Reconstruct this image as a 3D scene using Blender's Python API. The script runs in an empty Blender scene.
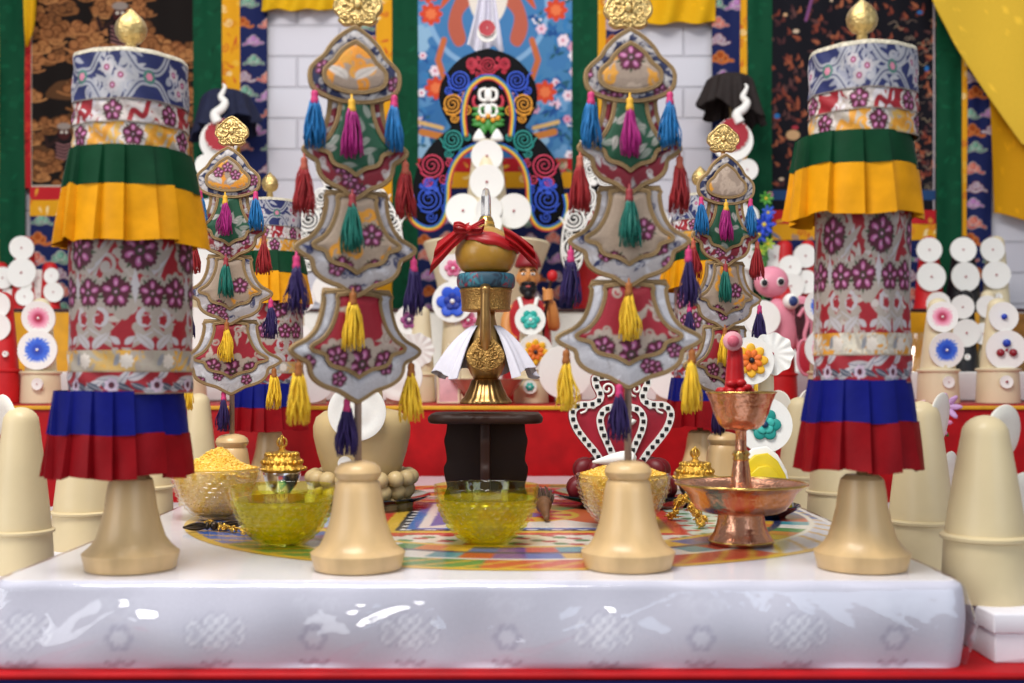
import bpy, math, random, copy
import numpy as np
random.seed(7)
R_ = np.random.RandomState(11)
PI = math.pi
F = 1150.0          # focal length in pixels of the 1024 px wide frame
HOR = 375.0         # row of the horizon
CZ = 1.03           # camera height above the floor
COL = bpy.context.scene.collection

def P(px, py, Z):
    return np.array([(px-512)*Z/F, Z, CZ-(py-HOR)*Z/F])

def hx(h):
    c = [int(h[i:i+2], 16)/255 for i in (0, 2, 4)]
    return tuple(x/12.92 if x <= .04045 else ((x+.055)/1.055)**2.4 for x in c)

# ------------------------------------------------------------------ mesh builder
class MB:
    def __init__(s):
        s.V, s.L, s.S, s.C, s.n = [], [], [], [], 0
    def add(s, vf, col=None, M=None, off=None):
        V, Fc = vf
        V = np.asarray(V, float).reshape(-1, 3)
        if M is not None: V = V @ np.asarray(M).T
        if off is not None: V = V + np.asarray(off)
        if isinstance(Fc, np.ndarray):
            s.L.append((Fc+s.n).ravel()); s.S.append(np.full(len(Fc), Fc.shape[1]))
        else:
            s.L.append(np.array([i+s.n for f in Fc for i in f], int)); s.S.append(np.array([len(f) for f in Fc], int))
        if col is None: col = (1, 1, 1)
        col = np.asarray(col, float)
        if col.ndim == 1: col = np.tile(col, (len(V), 1))
        s.V.append(V); s.C.append(col); s.n += len(V)
        return s
    def mesh(s, name, mat, smooth=True):
        V = np.concatenate(s.V); L = np.concatenate(s.L); S = np.concatenate(s.S); C = np.concatenate(s.C)
        me = bpy.data.meshes.new(name)
        me.vertices.add(len(V)); me.vertices.foreach_set('co', V.ravel().astype(np.float32))
        me.loops.add(len(L)); me.loops.foreach_set('vertex_index', L.astype(np.int32))
        st = np.concatenate([[0], np.cumsum(S)[:-1]])
        me.polygons.add(len(S)); me.polygons.foreach_set('loop_start', st.astype(np.int32))
        me.polygons.foreach_set('loop_total', S.astype(np.int32))
        me.polygons.foreach_set('use_smooth', np.full(len(S), smooth))
        me.update(calc_edges=True); me.validate()
        a = me.color_attributes.new('Col', 'FLOAT_COLOR', 'POINT')
        a.data.foreach_set('color', np.concatenate([C, np.ones((len(C), 1))], 1).ravel().astype(np.float32))
        me.materials.append(mat)
        return me
    def build(s, name, mat, parent=None, loc=(0, 0, 0), smooth=True, sharp=None):
        me = s.mesh(name, mat, smooth)
        if sharp: sharpen(me, sharp)
        return link(name, me, parent, loc)

def sharpen(me, deg):
    try: me.set_sharp_from_angle(angle=math.radians(deg))
    except Exception: pass

def link(name, me, parent=None, loc=(0, 0, 0), rz=0):
    o = bpy.data.objects.new(name, me); COL.objects.link(o)
    o.location = loc; o.rotation_euler = (0, 0, rz); o.parent = parent
    return o

def tag(o, label=None, cat=None, group=None, kind=None):
    if label: o['label'] = label
    if cat: o['category'] = cat
    if group: o['group'] = group
    if kind: o['kind'] = kind
    return o

def thing(name, label, cat, loc, group=None, rz=0):
    o = link(name, None, None, tuple(loc), rz)
    o.empty_display_size = .02
    return tag(o, label, cat, group)

def kids(o): return [c for c in COL.objects if c.parent == o]
def copy_tree(o, parent=None):
    c = o.copy(); COL.objects.link(c); c.parent = parent
    for ch in kids(o):
        copy_tree(ch, c)
    return c

# ------------------------------------------------------------------ shapes
def Rx(a): c, s = math.cos(a), math.sin(a); return np.array([[1, 0, 0], [0, c, -s], [0, s, c]])
def Ry(a): c, s = math.cos(a), math.sin(a); return np.array([[c, 0, s], [0, 1, 0], [-s, 0, c]])
def Rz(a): c, s = math.cos(a), math.sin(a); return np.array([[c, -s, 0], [s, c, 0], [0, 0, 1]])
FACE = Rx(PI/2)     # +z of a lathe turned towards the camera (-y)

def gridfaces(nu, nv, wrap=False):
    """vertex index = j*nu + i"""
    ii = np.arange(nu if wrap else nu-1); jj = np.arange(nv-1)
    I, J = np.meshgrid(ii, jj); I2 = (I+1) % nu
    return np.stack([J*nu+I, J*nu+I2, (J+1)*nu+I2, (J+1)*nu+I], -1).reshape(-1, 4)

def lathe(prof, seg=40, wob=None):
    prof = np.asarray(prof, float)
    th = np.arange(seg)*2*PI/seg
    k = np.ones(seg) if wob is None else wob(th)
    r = prof[:, 0][:, None]*k[None]
    V = np.stack([r*np.cos(th), r*np.sin(th), np.repeat(prof[:, 1][:, None], seg, 1)], -1).reshape(-1, 3)
    Fc = gridfaces(seg, len(prof), True)
    Fl = [tuple(f) for f in Fc]
    n = len(prof)
    if prof[0, 0] > 1e-6: Fl.append(tuple(range(seg-1, -1, -1)))
    if prof[-1, 0] > 1e-6: Fl.append(tuple(range((n-1)*seg, n*seg)))
    return V, Fl

def spl(pts, n=8, closed=False):
    p = np.asarray(pts, float); m = len(p); out = []
    rng = range(m if closed else m-1)
    for i in rng:
        if closed: a, b, c, d = p[(i-1) % m], p[i], p[(i+1) % m], p[(i+2) % m]
        else: a, b, c, d = p[max(i-1, 0)], p[i], p[i+1], p[min(i+2, m-1)]
        for t in np.arange(n)/n:
            out.append(.5*((2*b)+(c-a)*t+(2*a-5*b+4*c-d)*t*t+(3*b-a-3*c+d)*t**3))
    if not closed: out.append(p[-1])
    return np.array(out)

def tube(path, r, seg=8, closed=False):
    p = np.asarray(path, float); n = len(p)
    r = np.full(n, r) if np.isscalar(r) else np.asarray(r, float)
    if closed: T = np.roll(p, -1, 0)-np.roll(p, 1, 0)
    else: T = np.gradient(p, axis=0)
    T /= np.maximum(np.linalg.norm(T, axis=1, keepdims=True), 1e-12)
    ref = np.array([0, 1, 0.]) if abs(T[0, 1]) < .9 else np.array([1, 0, 0.])
    N = np.zeros_like(p)
    v = np.cross(T[0], ref); v /= np.linalg.norm(v); N[0] = v
    for i in range(1, n):
        v = N[i-1]-T[i]*np.dot(N[i-1], T[i]); N[i] = v/max(np.linalg.norm(v), 1e-9)
    B = np.cross(T, N)
    th = np.arange(seg)*2*PI/seg
    V = p[:, None]+r[:, None, None]*(np.cos(th)[None, :, None]*N[:, None]+np.sin(th)[None, :, None]*B[:, None])
    V = V.reshape(-1, 3)
    Fc = gridfaces(seg, n, True)
    if closed:
        i = np.arange(seg); j = (i+1) % seg
        Fc = np.concatenate([Fc, np.stack([(n-1)*seg+i, (n-1)*seg+j, j, i], -1)])
        return V, Fc
    Fl = [tuple(f) for f in Fc]
    Fl.append(tuple(range(seg-1, -1, -1))); Fl.append(tuple(range((n-1)*seg, n*seg)))
    return V, Fl

def ball(c, r, seg=16, rings=10, M=None):
    r = np.array([r, r, r]) if np.isscalar(r) else np.asarray(r, float)
    ph = np.linspace(-PI/2, PI/2, rings)
    V, Fl = lathe(np.stack([np.maximum(np.cos(ph), 1e-7), np.sin(ph)], 1), seg)
    V = V*r
    if M is not None: V = V @ np.asarray(M).T
    return V+np.asarray(c), Fl

def offset2(o, d):
    o = np.asarray(o, float)
    a = np.roll(o, 1, 0); b = np.roll(o, -1, 0)
    t = b-a; t /= np.maximum(np.linalg.norm(t, axis=1, keepdims=True), 1e-9)
    area = .5*np.sum(o[:, 0]*b[:, 1]-b[:, 0]*o[:, 1])
    n = np.stack([t[:, 1], -t[:, 0]], 1)*(1 if area > 0 else -1)
    return o+n*d

def slab(o, depth, bev=.001, y0=0.0):
    """outline in x,z thickened along y: front face at y0-depth (towards the camera), back at y0"""
    o = np.asarray(o, float)
    area = .5*np.sum(o[:, 0]*np.roll(o[:, 1], -1)-np.roll(o[:, 0], -1)*o[:, 1])
    if area < 0: o = o[::-1]
    n = len(o); rings = []
    for d, y in ((-bev, y0-depth), (-bev*.3, y0-depth+bev*.3), (0, y0-depth+bev), (0, y0-bev), (-bev, y0)):
        q = offset2(o, d); rings.append(np.stack([q[:, 0], np.full(n, y), q[:, 1]], 1))
    V = np.concatenate(rings); Fc = gridfaces(n, 5, True)[:, ::-1]
    Fl = [tuple(f) for f in Fc]+[tuple(range(n)), tuple(range(5*n-1, 4*n-1, -1))]
    return V, Fl

def boxm(c, s, bev=.002):
    x, z = s[0]/2, s[2]/2
    b = min(bev, x*.9, z*.9, s[1]*.45)
    o = []
    for sx, sz, a0 in ((1, -1, -PI/2), (1, 1, 0), (-1, 1, PI/2), (-1, -1, PI)):
        for k in range(4):
            a = a0+k*PI/6
            o.append((sx*(x-b)+b*math.cos(a), sz*(z-b)+b*math.sin(a)))
    V, Fl = slab(o, s[1], b, s[1]/2)
    return V+np.asarray(c), Fl

def spiral(c, r0, turns, a0=0., d=1, rin=.12, n=14):
    N = max(8, int(n*turns)); t = np.linspace(0, 1, N)
    a = a0+d*t*turns*2*PI; r = r0*(1-t*(1-rin))
    return np.stack([c[0]+r*np.cos(a), c[1]+r*np.sin(a)], 1)

def xz(p2, y): p2 = np.asarray(p2); return np.stack([p2[:, 0], np.full(len(p2), y), p2[:, 1]], 1)

# ------------------------------------------------------------------ paint canvas (colour per vertex)
class Canvas:
    def __init__(s, w, h, res, bg, ox=0., oy=0.):
        s.nx, s.ny = max(2, int(round(w/res))+1), max(2, int(round(h/res))+1)
        s.w, s.h, s.ox, s.oy = w, h, ox, oy
        s.x = ox+np.linspace(0, w, s.nx); s.y = oy+np.linspace(0, h, s.ny)
        s.res = w/(s.nx-1)
        s.img = np.empty((s.ny, s.nx, 3)); s.img[:] = bg
    def win(s, x0, x1, y0, y1):
        i0, i1 = np.searchsorted(s.x, [x0-s.res, x1+s.res]); j0, j1 = np.searchsorted(s.y, [y0-s.res, y1+s.res])
        if i1 <= i0 or j1 <= j0: return None
        X, Y = np.meshgrid(s.x[i0:i1], s.y[j0:j1]); return X, Y, (slice(j0, j1), slice(i0, i1))
    def put(s, sl, d, col, a=1.):
        m = np.clip(.5-d/s.res, 0, 1)[..., None]*a
        s.img[sl] = s.img[sl]*(1-m)+np.asarray(col)*m
    def ell(s, x, y, rx, ry, col, rot=0., a=1.):
        R = max(rx, ry); w = s.win(x-R, x+R, y-R, y+R)
        if w is None: return
        X, Y, sl = w; c, n = math.cos(rot), math.sin(rot)
        u = (X-x)*c+(Y-y)*n; v = -(X-x)*n+(Y-y)*c
        q = np.sqrt((u/rx)**2+(v/ry)**2); s.put(sl, (q-1)*min(rx, ry), col, a)
    def ring(s, x, y, r, w_, col):
        w = s.win(x-r-w_, x+r+w_, y-r-w_, y+r+w_)
        if w is None: return
        X, Y, sl = w; s.put(sl, np.abs(np.hypot(X-x, Y-y)-r)-w_/2, col)
    def lobes(s, x, y, r, n, amp, col, rot=0.):
        w = s.win(x-r*1.3, x+r*1.3, y-r*1.3, y+r*1.3)
        if w is None: return
        X, Y, sl = w; a = np.arctan2(Y-y, X-x)
        s.put(sl, np.hypot(X-x, Y-y)-r*(1+amp*np.abs(np.cos(n*.5*(a-rot)))-amp*.5), col)
    def _sd(s, X, Y, p, closed):
        d = np.full(X.shape, 1e9); ins = np.zeros(X.shape, bool)
        q = np.roll(p, -1, 0) if closed else p[1:]
        for (ax, ay), (bx, by) in zip(p, q):
            ex, ey = bx-ax, by-ay; L = ex*ex+ey*ey+1e-15
            t = np.clip(((X-ax)*ex+(Y-ay)*ey)/L, 0, 1)
            d = np.minimum(d, (X-ax-t*ex)**2+(Y-ay-t*ey)**2)
            if closed:
                c = (ay > Y) != (by > Y)
                ins ^= c & (X < ex*(Y-ay)/(ey if abs(ey) > 1e-12 else 1e-12)+ax)
        d = np.sqrt(d); return np.where(ins, -d, d)
    def poly(s, p, col, a=1.):
        p = np.asarray(p, float); w = s.win(p[:, 0].min(), p[:, 0].max(), p[:, 1].min(), p[:, 1].max())
        if w is None: return
        X, Y, sl = w; s.put(sl, s._sd(X, Y, p, True), col, a)
    def stroke(s, p, wd, col, a=1.):
        p = np.asarray(p, float); w = s.win(p[:, 0].min()-wd, p[:, 0].max()+wd, p[:, 1].min()-wd, p[:, 1].max()+wd)
        if w is None: return
        X, Y, sl = w; s.put(sl, s._sd(X, Y, p, False)-wd/2, col, a)
    def rect(s, x0, x1, y0, y1, col):
        s.poly([(x0, y0), (x1, y0), (x1, y1), (x0, y1)], col)
    def leaf(s, x, y, L, w, rot, col, bend=.3, vein=None):
        t = np.linspace(0, 1, 9); c, n = math.cos(rot), math.sin(rot)
        mid = np.stack([t*L, bend*L*np.sin(t*PI*.5)*t], 1); hw = w*np.sin(np.clip(t, 0, 1)**.8*PI)
        up = mid+np.stack([0*t, hw], 1); dn = mid-np.stack([0*t, hw], 1)
        q = np.concatenate([up, dn[::-1]]); M = np.array([[c, n], [-n, c]])
        s.poly(q @ M+(x, y), col)
        if vein is not None: s.stroke(mid @ M+(x, y), w*.22, vein)
    def peony(s, x, y, r, dark, pink, lite, green, n=6, rot=0.):
        for k in range(n):
            a = rot+(k+.5)*2*PI/n; s.leaf(x, y, r*1.22, r*.2, a, green, 0)
        for k in range(n):
            a = rot+k*2*PI/n; px, py = x+.6*r*math.cos(a), y+.6*r*math.sin(a)
            s.lobes(px, py, r*.46, 9, .24, dark, a); s.ell(px, py, r*.26, r*.17, pink, a)
            s.ell(x+.56*r*math.cos(a), y+.56*r*math.sin(a), r*.13, r*.07, lite, a, .8)
        s.ell(x, y, r*.25, r*.25, green); s.ell(x, y, r*.17, r*.17, dark); s.ell(x, y, r*.08, r*.08, lite)
    def cloudlet(s, x, y, r, c1, c2, c3, d=1):
        """curling cloud with an outline and wind-blown tails"""
        t = np.linspace(-1, 1, 15)
        base = np.stack([x+t*r*1.7, y-.45*r+.16*r*np.sin(t*5+x*90)], 1)
        s.stroke(base, r*.42, c3); s.stroke(base, r*.3, c1)
        for dx, dy, k in ((-.62, .05, .5), (.62, .05, .5), (0, .45, .6)):
            s.ell(x+dx*r, y+dy*r, k*r*1.06, k*r*1.06, c3); s.ell(x+dx*r, y+dy*r, k*r*.92, k*r*.92, c1)
            s.stroke(spiral((x+dx*r, y+dy*r), k*r*.7, 1.3, PI*.5, d if dx >= 0 else -d), r*.12, c2)
    def colors(s): return np.clip(s.img, 0, 1).reshape(-1, 3)
    def noise(s, amt, seed=0):
        rr = np.random.RandomState(seed); s.img *= (1+amt*(rr.rand(s.ny, s.nx, 1)-.5)); return s

# ------------------------------------------------------------------ materials
MATS = {}
def nodes(name):
    m = bpy.data.materials.new(name); m.use_nodes = True
    nt = m.node_tree; b = nt.nodes['Principled BSDF']
    return m, nt, b
def mat(name, col, rough=.6, metal=0., var=.12, scale=60., bump=.0, bscale=200., coat=0., spec=.5, trans=0., ior=1.45, sheen=0., sss=0., stretch=(1, 1, 1)):
    if name in MATS: return MATS[name]
    m, nt, b = nodes(name); MATS[name] = m
    if isinstance(col, str): col = hx(col)
    tc = nt.nodes.new('ShaderNodeTexCoord'); mp = nt.nodes.new('ShaderNodeMapping'); mp.inputs['Scale'].default_value = stretch
    nt.links.new(tc.outputs['Object'], mp.inputs['Vector'])
    n = nt.nodes.new('ShaderNodeTexNoise'); n.inputs['Scale'].default_value = scale; n.inputs['Detail'].default_value = 4
    nt.links.new(mp.outputs['Vector'], n.inputs['Vector'])
    r = nt.nodes.new('ShaderNodeValToRGB')
    r.color_ramp.elements[0].position = .3; r.color_ramp.elements[1].position = .7
    r.color_ramp.elements[0].color = (*[c*(1-var) for c in col], 1); r.color_ramp.elements[1].color = (*[min(1, c*(1+var*.7)) for c in col], 1)
    nt.links.new(n.outputs['Fac'], r.inputs['Fac']); nt.links.new(r.outputs['Color'], b.inputs['Base Color'])
    b.inputs['Roughness'].default_value = rough; b.inputs['Metallic'].default_value = metal
    b.inputs['Coat Weight'].default_value = coat; b.inputs['Coat Roughness'].default_value = .12
    b.inputs['Specular IOR Level'].default_value = spec
    b.inputs['Transmission Weight'].default_value = trans; b.inputs['IOR'].default_value = ior
    b.inputs['Sheen Weight'].default_value = sheen
    if sss:
        b.inputs['Subsurface Weight'].default_value = sss; b.inputs['Subsurface Radius'].default_value = (.01, .006, .003); b.inputs['Subsurface Scale'].default_value = .6
    if bump:
        n2 = nt.nodes.new('ShaderNodeTexNoise'); n2.inputs['Scale'].default_value = bscale; n2.inputs['Detail'].default_value = 3
        nt.links.new(mp.outputs['Vector'], n2.inputs['Vector'])
        bp = nt.nodes.new('ShaderNodeBump'); bp.inputs['Strength'].default_value = bump; bp.inputs['Distance'].default_value = .002
        nt.links.new(n2.outputs['Fac'], bp.inputs['Height']); nt.links.new(bp.outputs['Normal'], b.inputs['Normal'])
    return m
def vcm(name, rough=.6, metal=0., bump=.0, bscale=900., sheen=0., spec=.4, coat=0.):
    """procedural weave/paint shader that takes its pattern colour from the mesh"""
    if name in MATS: return MATS[name]
    m, nt, b = nodes(name); MATS[name] = m
    a = nt.nodes.new('ShaderNodeVertexColor'); a.layer_name = 'Col'
    tc = nt.nodes.new('ShaderNodeTexCoord')
    n = nt.nodes.new('ShaderNodeTexNoise'); n.inputs['Scale'].default_value = bscale; n.inputs['Detail'].default_value = 2
    nt.links.new(tc.outputs['Object'], n.inputs['Vector'])
    mr = nt.nodes.new('ShaderNodeMapRange'); mr.inputs['To Min'].default_value = .86; mr.inputs['To Max'].default_value = 1.1
    nt.links.new(n.outputs['Fac'], mr.inputs['Value'])
    mx = nt.nodes.new('ShaderNodeVectorMath'); mx.operation = 'SCALE'
    nt.links.new(a.outputs['Color'], mx.inputs[0]); nt.links.new(mr.outputs['Result'], mx.inputs['Scale'])
    nt.links.new(mx.outputs['Vector'], b.inputs['Base Color'])
    b.inputs['Roughness'].default_value = rough; b.inputs['Metallic'].default_value = metal
    b.inputs['Sheen Weight'].default_value = sheen; b.inputs['Specular IOR Level'].default_value = spec; b.inputs['Coat Weight'].default_value = coat
    if bump:
        bp = nt.nodes.new('ShaderNodeBump'); bp.inputs['Strength'].default_value = bump; bp.inputs['Distance'].default_value = .0015
        nt.links.new(n.outputs['Fac'], bp.inputs['Height']); nt.links.new(bp.outputs['Normal'], b.inputs['Normal'])
    return m
def schlick(nt, f0):
    """two-sided Fresnel share for a thin sheet"""
    ge = nt.nodes.new('ShaderNodeNewGeometry'); dp = nt.nodes.new('ShaderNodeVectorMath'); dp.operation = 'DOT_PRODUCT'
    nt.links.new(ge.outputs['Incoming'], dp.inputs[0]); nt.links.new(ge.outputs['Normal'], dp.inputs[1])
    ab = nt.nodes.new('ShaderNodeMath'); ab.operation = 'ABSOLUTE'; nt.links.new(dp.outputs['Value'], ab.inputs[0])
    iv = nt.nodes.new('ShaderNodeMath'); iv.operation = 'SUBTRACT'; iv.inputs[0].default_value = 1; nt.links.new(ab.outputs[0], iv.inputs[1])
    pw = nt.nodes.new('ShaderNodeMath'); pw.operation = 'POWER'; pw.inputs[1].default_value = 5; nt.links.new(iv.outputs[0], pw.inputs[0])
    ma = nt.nodes.new('ShaderNodeMath'); ma.operation = 'MULTIPLY_ADD'; ma.inputs[1].default_value = 1-f0; ma.inputs[2].default_value = f0
    nt.links.new(pw.outputs[0], ma.inputs[0]); return ma
def film(name, tint=(1, 1, 1), ior=1.45, rough=.03, bump=0., bscale=8., stretch=(1, 1, 1), boost=1., dist=.01):
    """thin clear sheet or shell: lets light through and mirrors at its Fresnel share"""
    if name in MATS: return MATS[name]
    m, nt, b = nodes(name); MATS[name] = m; nt.nodes.remove(b)
    out = nt.nodes['Material Output']
    t = nt.nodes.new('ShaderNodeBsdfTransparent'); t.inputs['Color'].default_value = (*tint, 1)
    g = nt.nodes.new('ShaderNodeBsdfGlossy'); g.inputs['Roughness'].default_value = rough; g.inputs['Color'].default_value = (1, 1, 1, 1)
    f0 = ((ior-1)/(ior+1))**2
    fr = schlick(nt, f0)
    ml = nt.nodes.new('ShaderNodeMath'); ml.operation = 'MULTIPLY'; ml.inputs[1].default_value = boost; ml.use_clamp = True
    mx = nt.nodes.new('ShaderNodeMixShader')
    nt.links.new(fr.outputs[0], ml.inputs[0]); nt.links.new(ml.outputs[0], mx.inputs[0])
    nt.links.new(t.outputs[0], mx.inputs[1]); nt.links.new(g.outputs[0], mx.inputs[2]); nt.links.new(mx.outputs[0], out.inputs['Surface'])
    if bump:
        tc = nt.nodes.new('ShaderNodeTexCoord'); mp = nt.nodes.new('ShaderNodeMapping'); mp.inputs['Scale'].default_value = stretch
        mp.inputs['Rotation'].default_value = (0, .35, .2)
        n = nt.nodes.new('ShaderNodeTexNoise'); n.inputs['Scale'].default_value = bscale; n.inputs['Detail'].default_value = 3; n.inputs['Distortion'].default_value = .8
        bp = nt.nodes.new('ShaderNodeBump'); bp.inputs['Strength'].default_value = bump; bp.inputs['Distance'].default_value = dist
        nt.links.new(tc.outputs['Object'], mp.inputs['Vector']); nt.links.new(mp.outputs['Vector'], n.inputs['Vector'])
        nt.links.new(n.outputs['Fac'], bp.inputs['Height']); nt.links.new(bp.outputs['Normal'], g.inputs['Normal'])
    return m

M_WOOD = mat('light_lacquered_wood', 'd0ae7c', .4, .03, var=.26, scale=26, coat=.12, stretch=(1, 1, .12), spec=.5)
M_GOLD = mat('gold', 'e8bd5a', .28, 1., var=.12, scale=120, bump=.25, bscale=260)
M_GOLDS = mat('polished_gold', 'dcb468', .24, 1., var=.1, scale=50)
M_GOLDP = mat('pale_embossed_gold', 'd8ba7c', .3, 1., var=.2, scale=300, bump=1., bscale=380)
M_GOLDA = mat('antique_embossed_gold', 'b08a50', .38, 1., var=.3, scale=300, bump=1., bscale=420)
M_GOLDE = mat('embossed_gold', 'e6b852', .3, 1., var=.2, scale=300, bump=1., bscale=380)
M_CREAM = mat('cream_dough', 'd9c69c', .5, var=.07, scale=14, bump=.08, bscale=60, sss=.0, coat=.1)
M_CREAM2 = mat('pale_cream_dough', 'dfd0ac', .5, var=.06, scale=14, bump=.06, bscale=60, coat=.1)
M_WHITE = mat('white_butter', 'f1efe9', .55, var=.03, scale=30)
M_REDD = mat('red_dough', 'c4161c', .5, var=.12, scale=30)
M_BLACKD = mat('black_dough', '14141a', .5, var=.2, scale=30)
M_VC = vcm('painted_butter', .5)
M_BROC = vcm('brocade_weave', .55, bump=.35, bscale=1100)
M_WALLCLOTH = vcm('woven_silk_hanging', .75, bump=.15, bscale=500, spec=.12)
M_COPPER = mat('hammered_copper', 'dca284', .27, 1., var=.12, scale=40, bump=.7, bscale=120)
M_BRASS = mat('brass_trim', 'd9b46a', .2, 1., var=.08, scale=60)
M_GLASS = film('cut_glass', (.985, .985, .98), 1.75, .02, boost=.95)
M_GLASSY = film('yellow_stained_glass', (.975, .975, .5), 1.6, .02, boost=.75)
M_DARKGLASS = mat('dark_glass', '1c2026', .08, var=.1, coat=.6)
M_DKWOOD = mat('dark_walnut', '2e1a13', .5, var=.35, scale=12, spec=.25, stretch=(1, 1, .12))
M_CORD = mat('tan_cord', '9c7f56', .7, var=.2, scale=900, bump=.5, bscale=1500)
M_BEADR = mat('red_bead', '9c1f2c', .4)
# ================================================================== the setting
T = CZ-.18            # top of the low mandala table
ZT = CZ-.255          # red altar top it stands on
ZA = CZ-.055          # three tiers behind
ZB = CZ+.007
ZC = CZ+.158

def brick_mat():
    m, nt, b = nodes('white_painted_brick')
    tc = nt.nodes.new('ShaderNodeTexCoord'); mp = nt.nodes.new('ShaderNodeMapping'); mp.inputs['Rotation'].default_value = (-PI/2, 0, 0)
    br = nt.nodes.new('ShaderNodeTexBrick')
    br.inputs['Color1'].default_value = (*hx('d8d6de'), 1); br.inputs['Color2'].default_value = (*hx('d2cfd8'), 1); br.inputs['Mortar'].default_value = (*hx('c6c3cc'), 1)
    br.inputs['Scale'].default_value = 1; br.inputs['Mortar Size'].default_value = .004; br.inputs['Mortar Smooth'].default_value = .6
    br.inputs['Brick Width'].default_value = .225; br.inputs['Row Height'].default_value = .081
    nt.links.new(tc.outputs['Object'], mp.inputs['Vector']); nt.links.new(mp.outputs['Vector'], br.inputs['Vector'])
    n = nt.nodes.new('ShaderNodeTexNoise'); n.inputs['Scale'].default_value = 9; n.inputs['Detail'].default_value = 5
    nt.links.new(tc.outputs['Object'], n.inputs['Vector'])
    ad = nt.nodes.new('ShaderNodeMath'); ad.operation = 'MULTIPLY_ADD'; ad.inputs[1].default_value = .45
    inv = nt.nodes.new('ShaderNodeMath'); inv.operation = 'SUBTRACT'; inv.inputs[0].default_value = 1
    nt.links.new(br.outputs['Fac'], inv.inputs[1]); nt.links.new(n.outputs['Fac'], ad.inputs[0]); nt.links.new(inv.outputs[0], ad.inputs[2])
    bp = nt.nodes.new('ShaderNodeBump'); bp.inputs['Strength'].default_value = .7; bp.inputs['Distance'].default_value = .006
    nt.links.new(ad.outputs[0], bp.inputs['Height']); nt.links.new(bp.outputs['Normal'], b.inputs['Normal'])
    nt.links.new(br.outputs['Color'], b.inputs['Base Color']); b.inputs['Roughness'].default_value = .7
    return m
w = MB().add(boxm((0, 3.06, 1.4), (5.2, .1, 2.8), .002)).build('wall_back', brick_mat()); tag(w, kind='structure')
w = MB().add(boxm((0, 1.2, -.05), (5.2, 3.8, .1), .002)).build('floor', mat('beige_floor', 'a8998a', .5, scale=3)); tag(w, kind='structure')

# ------------------------------------------------------------------ altar table and tiers
M_REDC = mat('red_satin', 'b00d14', .5, var=.22, scale=26, spec=.25, bump=.2, bscale=40)
M_WHITEB = mat('white_board', 'eceae6', .45, var=.03)
t = thing('altar_table', 'long red cloth-covered altar table carrying the low white table', 'table', (0, 1.53, 0))
MB().add(boxm((0, 0, ZT-.003), (2.5, 1.094, .006), .0025)).build('red_cloth', M_REDC, t)
cv = Canvas(1.2, .1, .004, hx('1d1d52'), -.6, 0)
for k in range(24): cv.cloudlet(-.58+.05*k, .055+.015*(k % 2), .014, hx(['b02a20', '3a7a5a', '6a4a9a', 'c89a30'][k % 4]), hx('e8e0d0'), hx('d8d0c8'))
X, Y = np.meshgrid(cv.x, cv.y)
MB().add((np.stack([X*2.05, -.5445-.002*np.sin(X*30), ZT-.1065+Y], -1).reshape(-1, 3), gridfaces(cv.nx, cv.ny)), cv.colors()).build('front_brocade', M_WALLCLOTH, t)
MB().add(boxm((0, .02, (ZT-.0065)/2), (2.4, 1.0, ZT-.0065), .004)).build('cabinet_body', M_DKWOOD, t)

t = thing('offering_step', 'red satin-covered offering step directly behind the low white table', 'step', (0, 2.28, 0))
MB().add(boxm((0, 0, (ZA-.001)/2), (2.9, .34, ZA-.001), .006)).build('red_satin_cover', M_REDC, t)
MB().add(boxm((0, -.172, ZA-.005), (2.9, .006, .007), .001)).build('yellow_edging', mat('yellow_satin', 'd9a21c', .45), t)

t = thing('white_shelf', 'low white shelf board just above the red satin step', 'shelf', (0, 2.59, 0))
MB().add(boxm((0, 0, (ZA+ZB)/2), (2.9, .27, ZB-ZA), .003)).build('board', M_WHITEB, t)
for x in (-1.3, -.5, .5, 1.3):
    MB().add(boxm((x, .02, (ZA-.0005)/2), (.08, .2, ZA-.001), .002)).build('support_block', M_DKWOOD, t)
t = thing('upper_shelf', 'highest white shelf with yellow silk hanging over its front', 'shelf', (0, 2.84, 0))
MB().add(boxm((0, 0, (ZC-.0005)/2), (2.9, .22, ZC-.0005), .003)).build('board', M_WHITEB, t)
MB().add(boxm((0, -.112, ZC-.0045), (2.9, .008, .008), .002)).build('dark_edging', mat('maroon_edging', '3a1216', .5), t)
M_YSILK = mat('yellow_silk', 'd99a12', .5, var=.2, scale=20)
for x0, x1 in ((-1.4, -.84), (.84, 1.12)):
    u = np.linspace(x0, x1, 60); X, Z = np.meshgrid(u, np.linspace(ZB+.001, ZC-.01, 10))
    MB().add((np.stack([X, -.119+.004*np.sin(X*55+Z*9), Z], -1).reshape(-1, 3), gridfaces(60, 10))).build('front_cloth', M_YSILK, t)

# ------------------------------------------------------------------ the low white mandala table
BX0, BX1, BY0, BY1 = -.455, .394, 1.0, 2.05
t = thing('mandala_table', 'low square table in white knot-patterned brocade under clear plastic', 'table', ((BX0+BX1)/2, 1.525, ZT))
hw, hd, H = (BX1-BX0)/2, (BY1-BY0)/2, T-ZT
rc = .018
def rrect(hw, hd, rc, n):
    """rounded rectangle, evenly resampled, starting at the back"""
    o = []
    for cx, cy, a0 in ((hw-rc, hd-rc, 0), (-hw+rc, hd-rc, PI/2), (-hw+rc, -hd+rc, PI), (hw-rc, -hd+rc, 1.5*PI)):
        for k in range(7):
            a = a0+k*PI/12; o.append((cx+rc*math.cos(a), cy+rc*math.sin(a)))
    o = np.array(o+[o[0]]); s = np.concatenate([[0], np.cumsum(np.hypot(*np.diff(o, axis=0).T))])
    q = np.linspace(0, s[-1], n+1)[:-1]
    return np.stack([np.interp(q, s, o[:, 0]), np.interp(q, s, o[:, 1])], 1), s[-1]
NP_ = 1300
o, per = rrect(hw, hd, rc, NP_)
fs = per*np.arange(NP_)/NP_
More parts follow.
